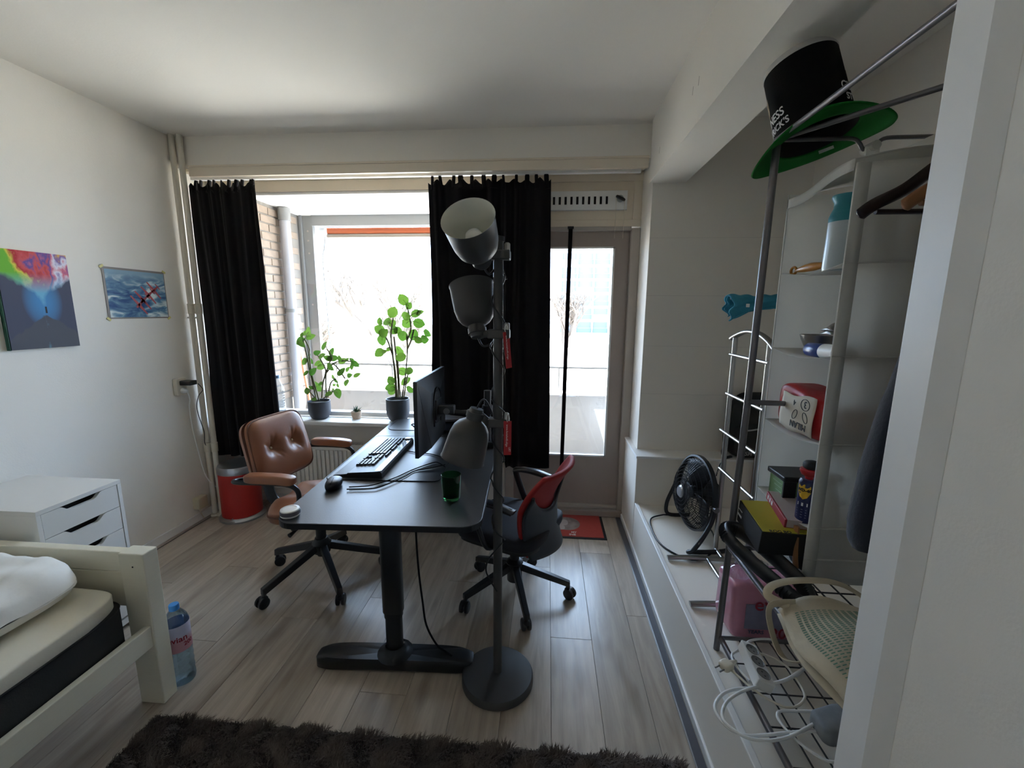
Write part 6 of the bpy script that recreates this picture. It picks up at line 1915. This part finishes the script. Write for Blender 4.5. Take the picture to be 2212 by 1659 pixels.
# ================================================================= ON THE LOW SHELF
SZ = .3565
UZ = .711
tb = thing('tote_bag', 'beige cotton tote bag with green dashed print', 'tote bag', (.85, .92, UZ))
m_tote = mat('natural_cotton', (.50, .43, .31), .9, var=.1, bump=.25, bscale=200)
TXa, TXb, TYa, TYb = .610, 1.02, 1.060, .680
def toteface(u, w, side):
    """u runs along the bag from its mouth to its bottom, w across"""
    x = TXa + (TXb - TXa) * w - .012 * math.sin(PI * u) + .010 * math.sin(7 * u + 2)
    y = TYa + (TYb - TYa) * u + .016 * math.sin(6 * w)
    puff = math.sin(PI * min(1, max(0, .12 + .88 * u))) ** .5 * max(0, math.sin(PI * (.02 + .96 * w))) ** .4
    z = UZ + .006 + (.062 * puff + .005 * math.sin(13 * u + 9 * w) if side > 0 else 0)
    if side > 0 and u < .08:
        z += .012 * math.sin(PI * w * 2.3) * (1 - u / .08)
    return Vector((x, y, z))
MB().grid(lambda u, w: toteface(u, w, 1), 30, 30).build('front', m_tote, tb, world=True, smooth=80, solid=.003)
MB().grid(lambda u, w: toteface(u, w, -1), 12, 12).build('rear', m_tote, tb, world=True, smooth=80, solid=.003)
m_grn = mat('sage_print', (.10, .22, .15), .9)
ds = MB()
nrm = Vector((0, 0, .0028))
for i in range(44):
    for j in range(26):
        u, w = .13 + i * .019, .07 + j * .034
        if abs(w - .50 - abs(u - .52) * 1.2) < .03:
            continue
        p, q = toteface(u, w, 1) + nrm, toteface(u, w + .022, 1) + nrm
        e = Vector((0, .0013, 0))
        ds.add([p - e, p + e, q + e, q - e], [(0, 1, 2, 3)])
ds.build('dashed_print', m_grn, tb, world=True)['kind'] = 'stuff'
MB().tube(smooth_path([toteface(.03, .62, 1), Vector((.80, 1.10, .785)), Vector((.70, 1.105, .790)), Vector((.625, 1.10, .775)), Vector((.602, 1.08, .755)), toteface(.04, .06, 1)], 6), .0085, 6, flat=(.25, 1.3)).build('handle', m_tote, tb, world=True, smooth=60)
MB().tube(smooth_path([toteface(.04, .10, 1) + Vector((0, 0, .004)), Vector((.598, 1.055, .745)), Vector((.590, 1.03, .700)), Vector((.596, .98, .662)), Vector((.606, .93, .690)), Vector((.612, .905, .725))], 6), .0085, 6, flat=(1.3, .25)).build('handle', m_tote, tb, world=True, smooth=60)
SZ = .3565

ps_ = thing('power_strip', 'white three way power strip on the low wire shelf', 'power strip', (.69, 1.265, SZ), 0)
PSM = frame_matrix((.690, 1.265, SZ + .014), Vector((.70, 1.335, 0)) - Vector((.678, 1.197, 0)), Vector((-.99, .16, 0.28)))
PSM = frame_matrix((.690, 1.262, SZ + .022), (.10, .98, .02), (-.93, .095, .30))
MB().box((-.080, -.026, -.018), (.080, .026, .018), PSM).build('case', m_white, ps_, world=True, bevel=.004)
for i in (-1, 0, 1):
    MB().lathe([(.0205, .0178), (.0205, .0200), (.0190, .0200), (.0175, .0183), (0, .0183)], 22, PSM @ Matrix.Translation((i * .048, 0, 0))).build('outlet', mat('socket_recess_shade', (.20, .195, .185), .5), ps_, world=True, smooth=40)  # flat faces, grey colour painted in for the shade of the socket recesses
    for s in (-1, 1):
        MB().lathe([(0, .0184), (.003, .0184), (0, .0187)], 8, PSM @ Matrix.Translation((i * .048 + s * .007, s * .002, 0))).build('pin_hole', m_ink, ps_, world=True)
MB().tube(smooth_path(CORDS['back'], 5), .0042, 8).build('lead', m_white, ps_, world=True, smooth=80)
MB().tube(smooth_path(CORDS['plug'], 5), .0038, 8).build('lead', m_offwhite, ps_, world=True, smooth=80)
px = thing('loose_plug', 'beige mains plug hanging over the shelf edge', 'plug', (.60, 1.262, .35))
PXm = frame_matrix((.600, 1.262, .372), Vector((-.85, -.45, -.05)).normalized(), Vector((0, 0, 1)).cross(Vector((-.85, -.45, -.05))).normalized())
MB().sup((0, 0, 0), (.020, .019, .012), .5, 18, 10, M=PXm).build('plug_body', m_offwhite, px, world=True, smooth=60)
MB().tube([PXm @ Vector((-.015, 0, 0)), PXm @ Vector((-.045, 0, -.002))], [.011, .005], 8).build('cord_grip', m_offwhite, px, world=True, smooth=60)
for s in (-1, 1):
    MB().tube([PXm @ Vector((.018, s * .009, 0)), PXm @ Vector((.038, s * .009, 0))], .0025, 8).build('pin', m_chrome, px, world=True, smooth=60)
ec = thing('extension_lead', 'white cable looped over the edge of the rack', 'cable', (.68, 1.12, SZ))
MB().tube(smooth_path(CORDS['loop_a'], 5), .0046, 8).build('cord', m_white, ec, world=True, smooth=80)
MB().tube(smooth_path([(a, b, c_ + .006) for a, b, c_ in CORDS['loop_b']], 5), .0046, 8).build('cord', m_white, ec, world=True, smooth=80)
e2 = thing('extension_lead', 'white cable trailing under the grey adapter', 'cable', (.75, 1.05, SZ))
MB().tube(smooth_path(CORDS['low'], 5), .0040, 8).build('cord', m_white, e2, world=True, smooth=80)
ga = thing('grey_adapter', 'grey taped adapter lying on the low shelf', 'adapter', (.81, 1.07, SZ), .2)
MB().sup((0, 0, .026), (.055, .040, .026), .4, 26, 14, fn=lambda x, y, z: (x + .004 * math.sin(60 * y), y + .004 * math.sin(50 * x), z)).build('taped_body', mat('grey_tape', (.22, .23, .24), .5, var=.25, scale=30, bump=.3, bscale=50), ga, smooth=60)

# ================================================================= PINK WATER PACK
ev = thing('water_pack', 'pink shrink wrapped water bottle pack behind the rack', 'water pack', (.83, 1.60, PF))
m_pink = mat('pink_shrink_film', (.52, .22, .30), .22, var=.25, scale=14, bump=.35, bscale=14, coat=.3)
EVX0, EVX1 = .700, .960
def evfn(x, y, z):
    return x + .004 * math.sin(40 * z + 10 * y), y, z * (1 if z < 0 else 1)
MB().sup((.832, 1.548, PF + .112), (.133, .076, .112), .22, 48, 20, fn=evfn).build('wrap', m_pink, ev, world=True, smooth=60)
for i in range(3):
    MB().lathe([(.042, .0), (.040, .03), (.026, .055), (.016, .062), (.016, .075), (0, .076)], 20, Matrix.Translation((.745 + i * .088, 1.548, PF + .195))).build('bottle_top', m_pet, ev, world=True, smooth=50)
EF = frame_matrix((.832, 1.4695, PF + .09), (1, 0, 0), (0, 0, 1))
MB().box((-.085, -.038, .0), (.09, .062, .001), EF).build('picture_print', mat('blue_grey_mountain_print', (.22, .21, .30), .5, var=.4, scale=22), ev, world=True)
text('print', 'evian', .072, m_redink, ev, EF @ Matrix.Translation((.018, .040, .0012)), .0005, bold=.0006)
text('print', '200', .058, m_redink, ev, EF @ Matrix.Translation((.052, -.070, .0012)), .0005, bold=.0006)
text('print', 'YEARS', .020, mat('blue_grey_print', (.07, .08, .16), .6), ev, EF @ Matrix.Translation((-.042, -.056, .0012)), .0005, bold=.0004)
B((.885, 1.466, PF + .155), (.915, 1.470, PF + .215)).build('red_band', m_redink, ev, world=True)
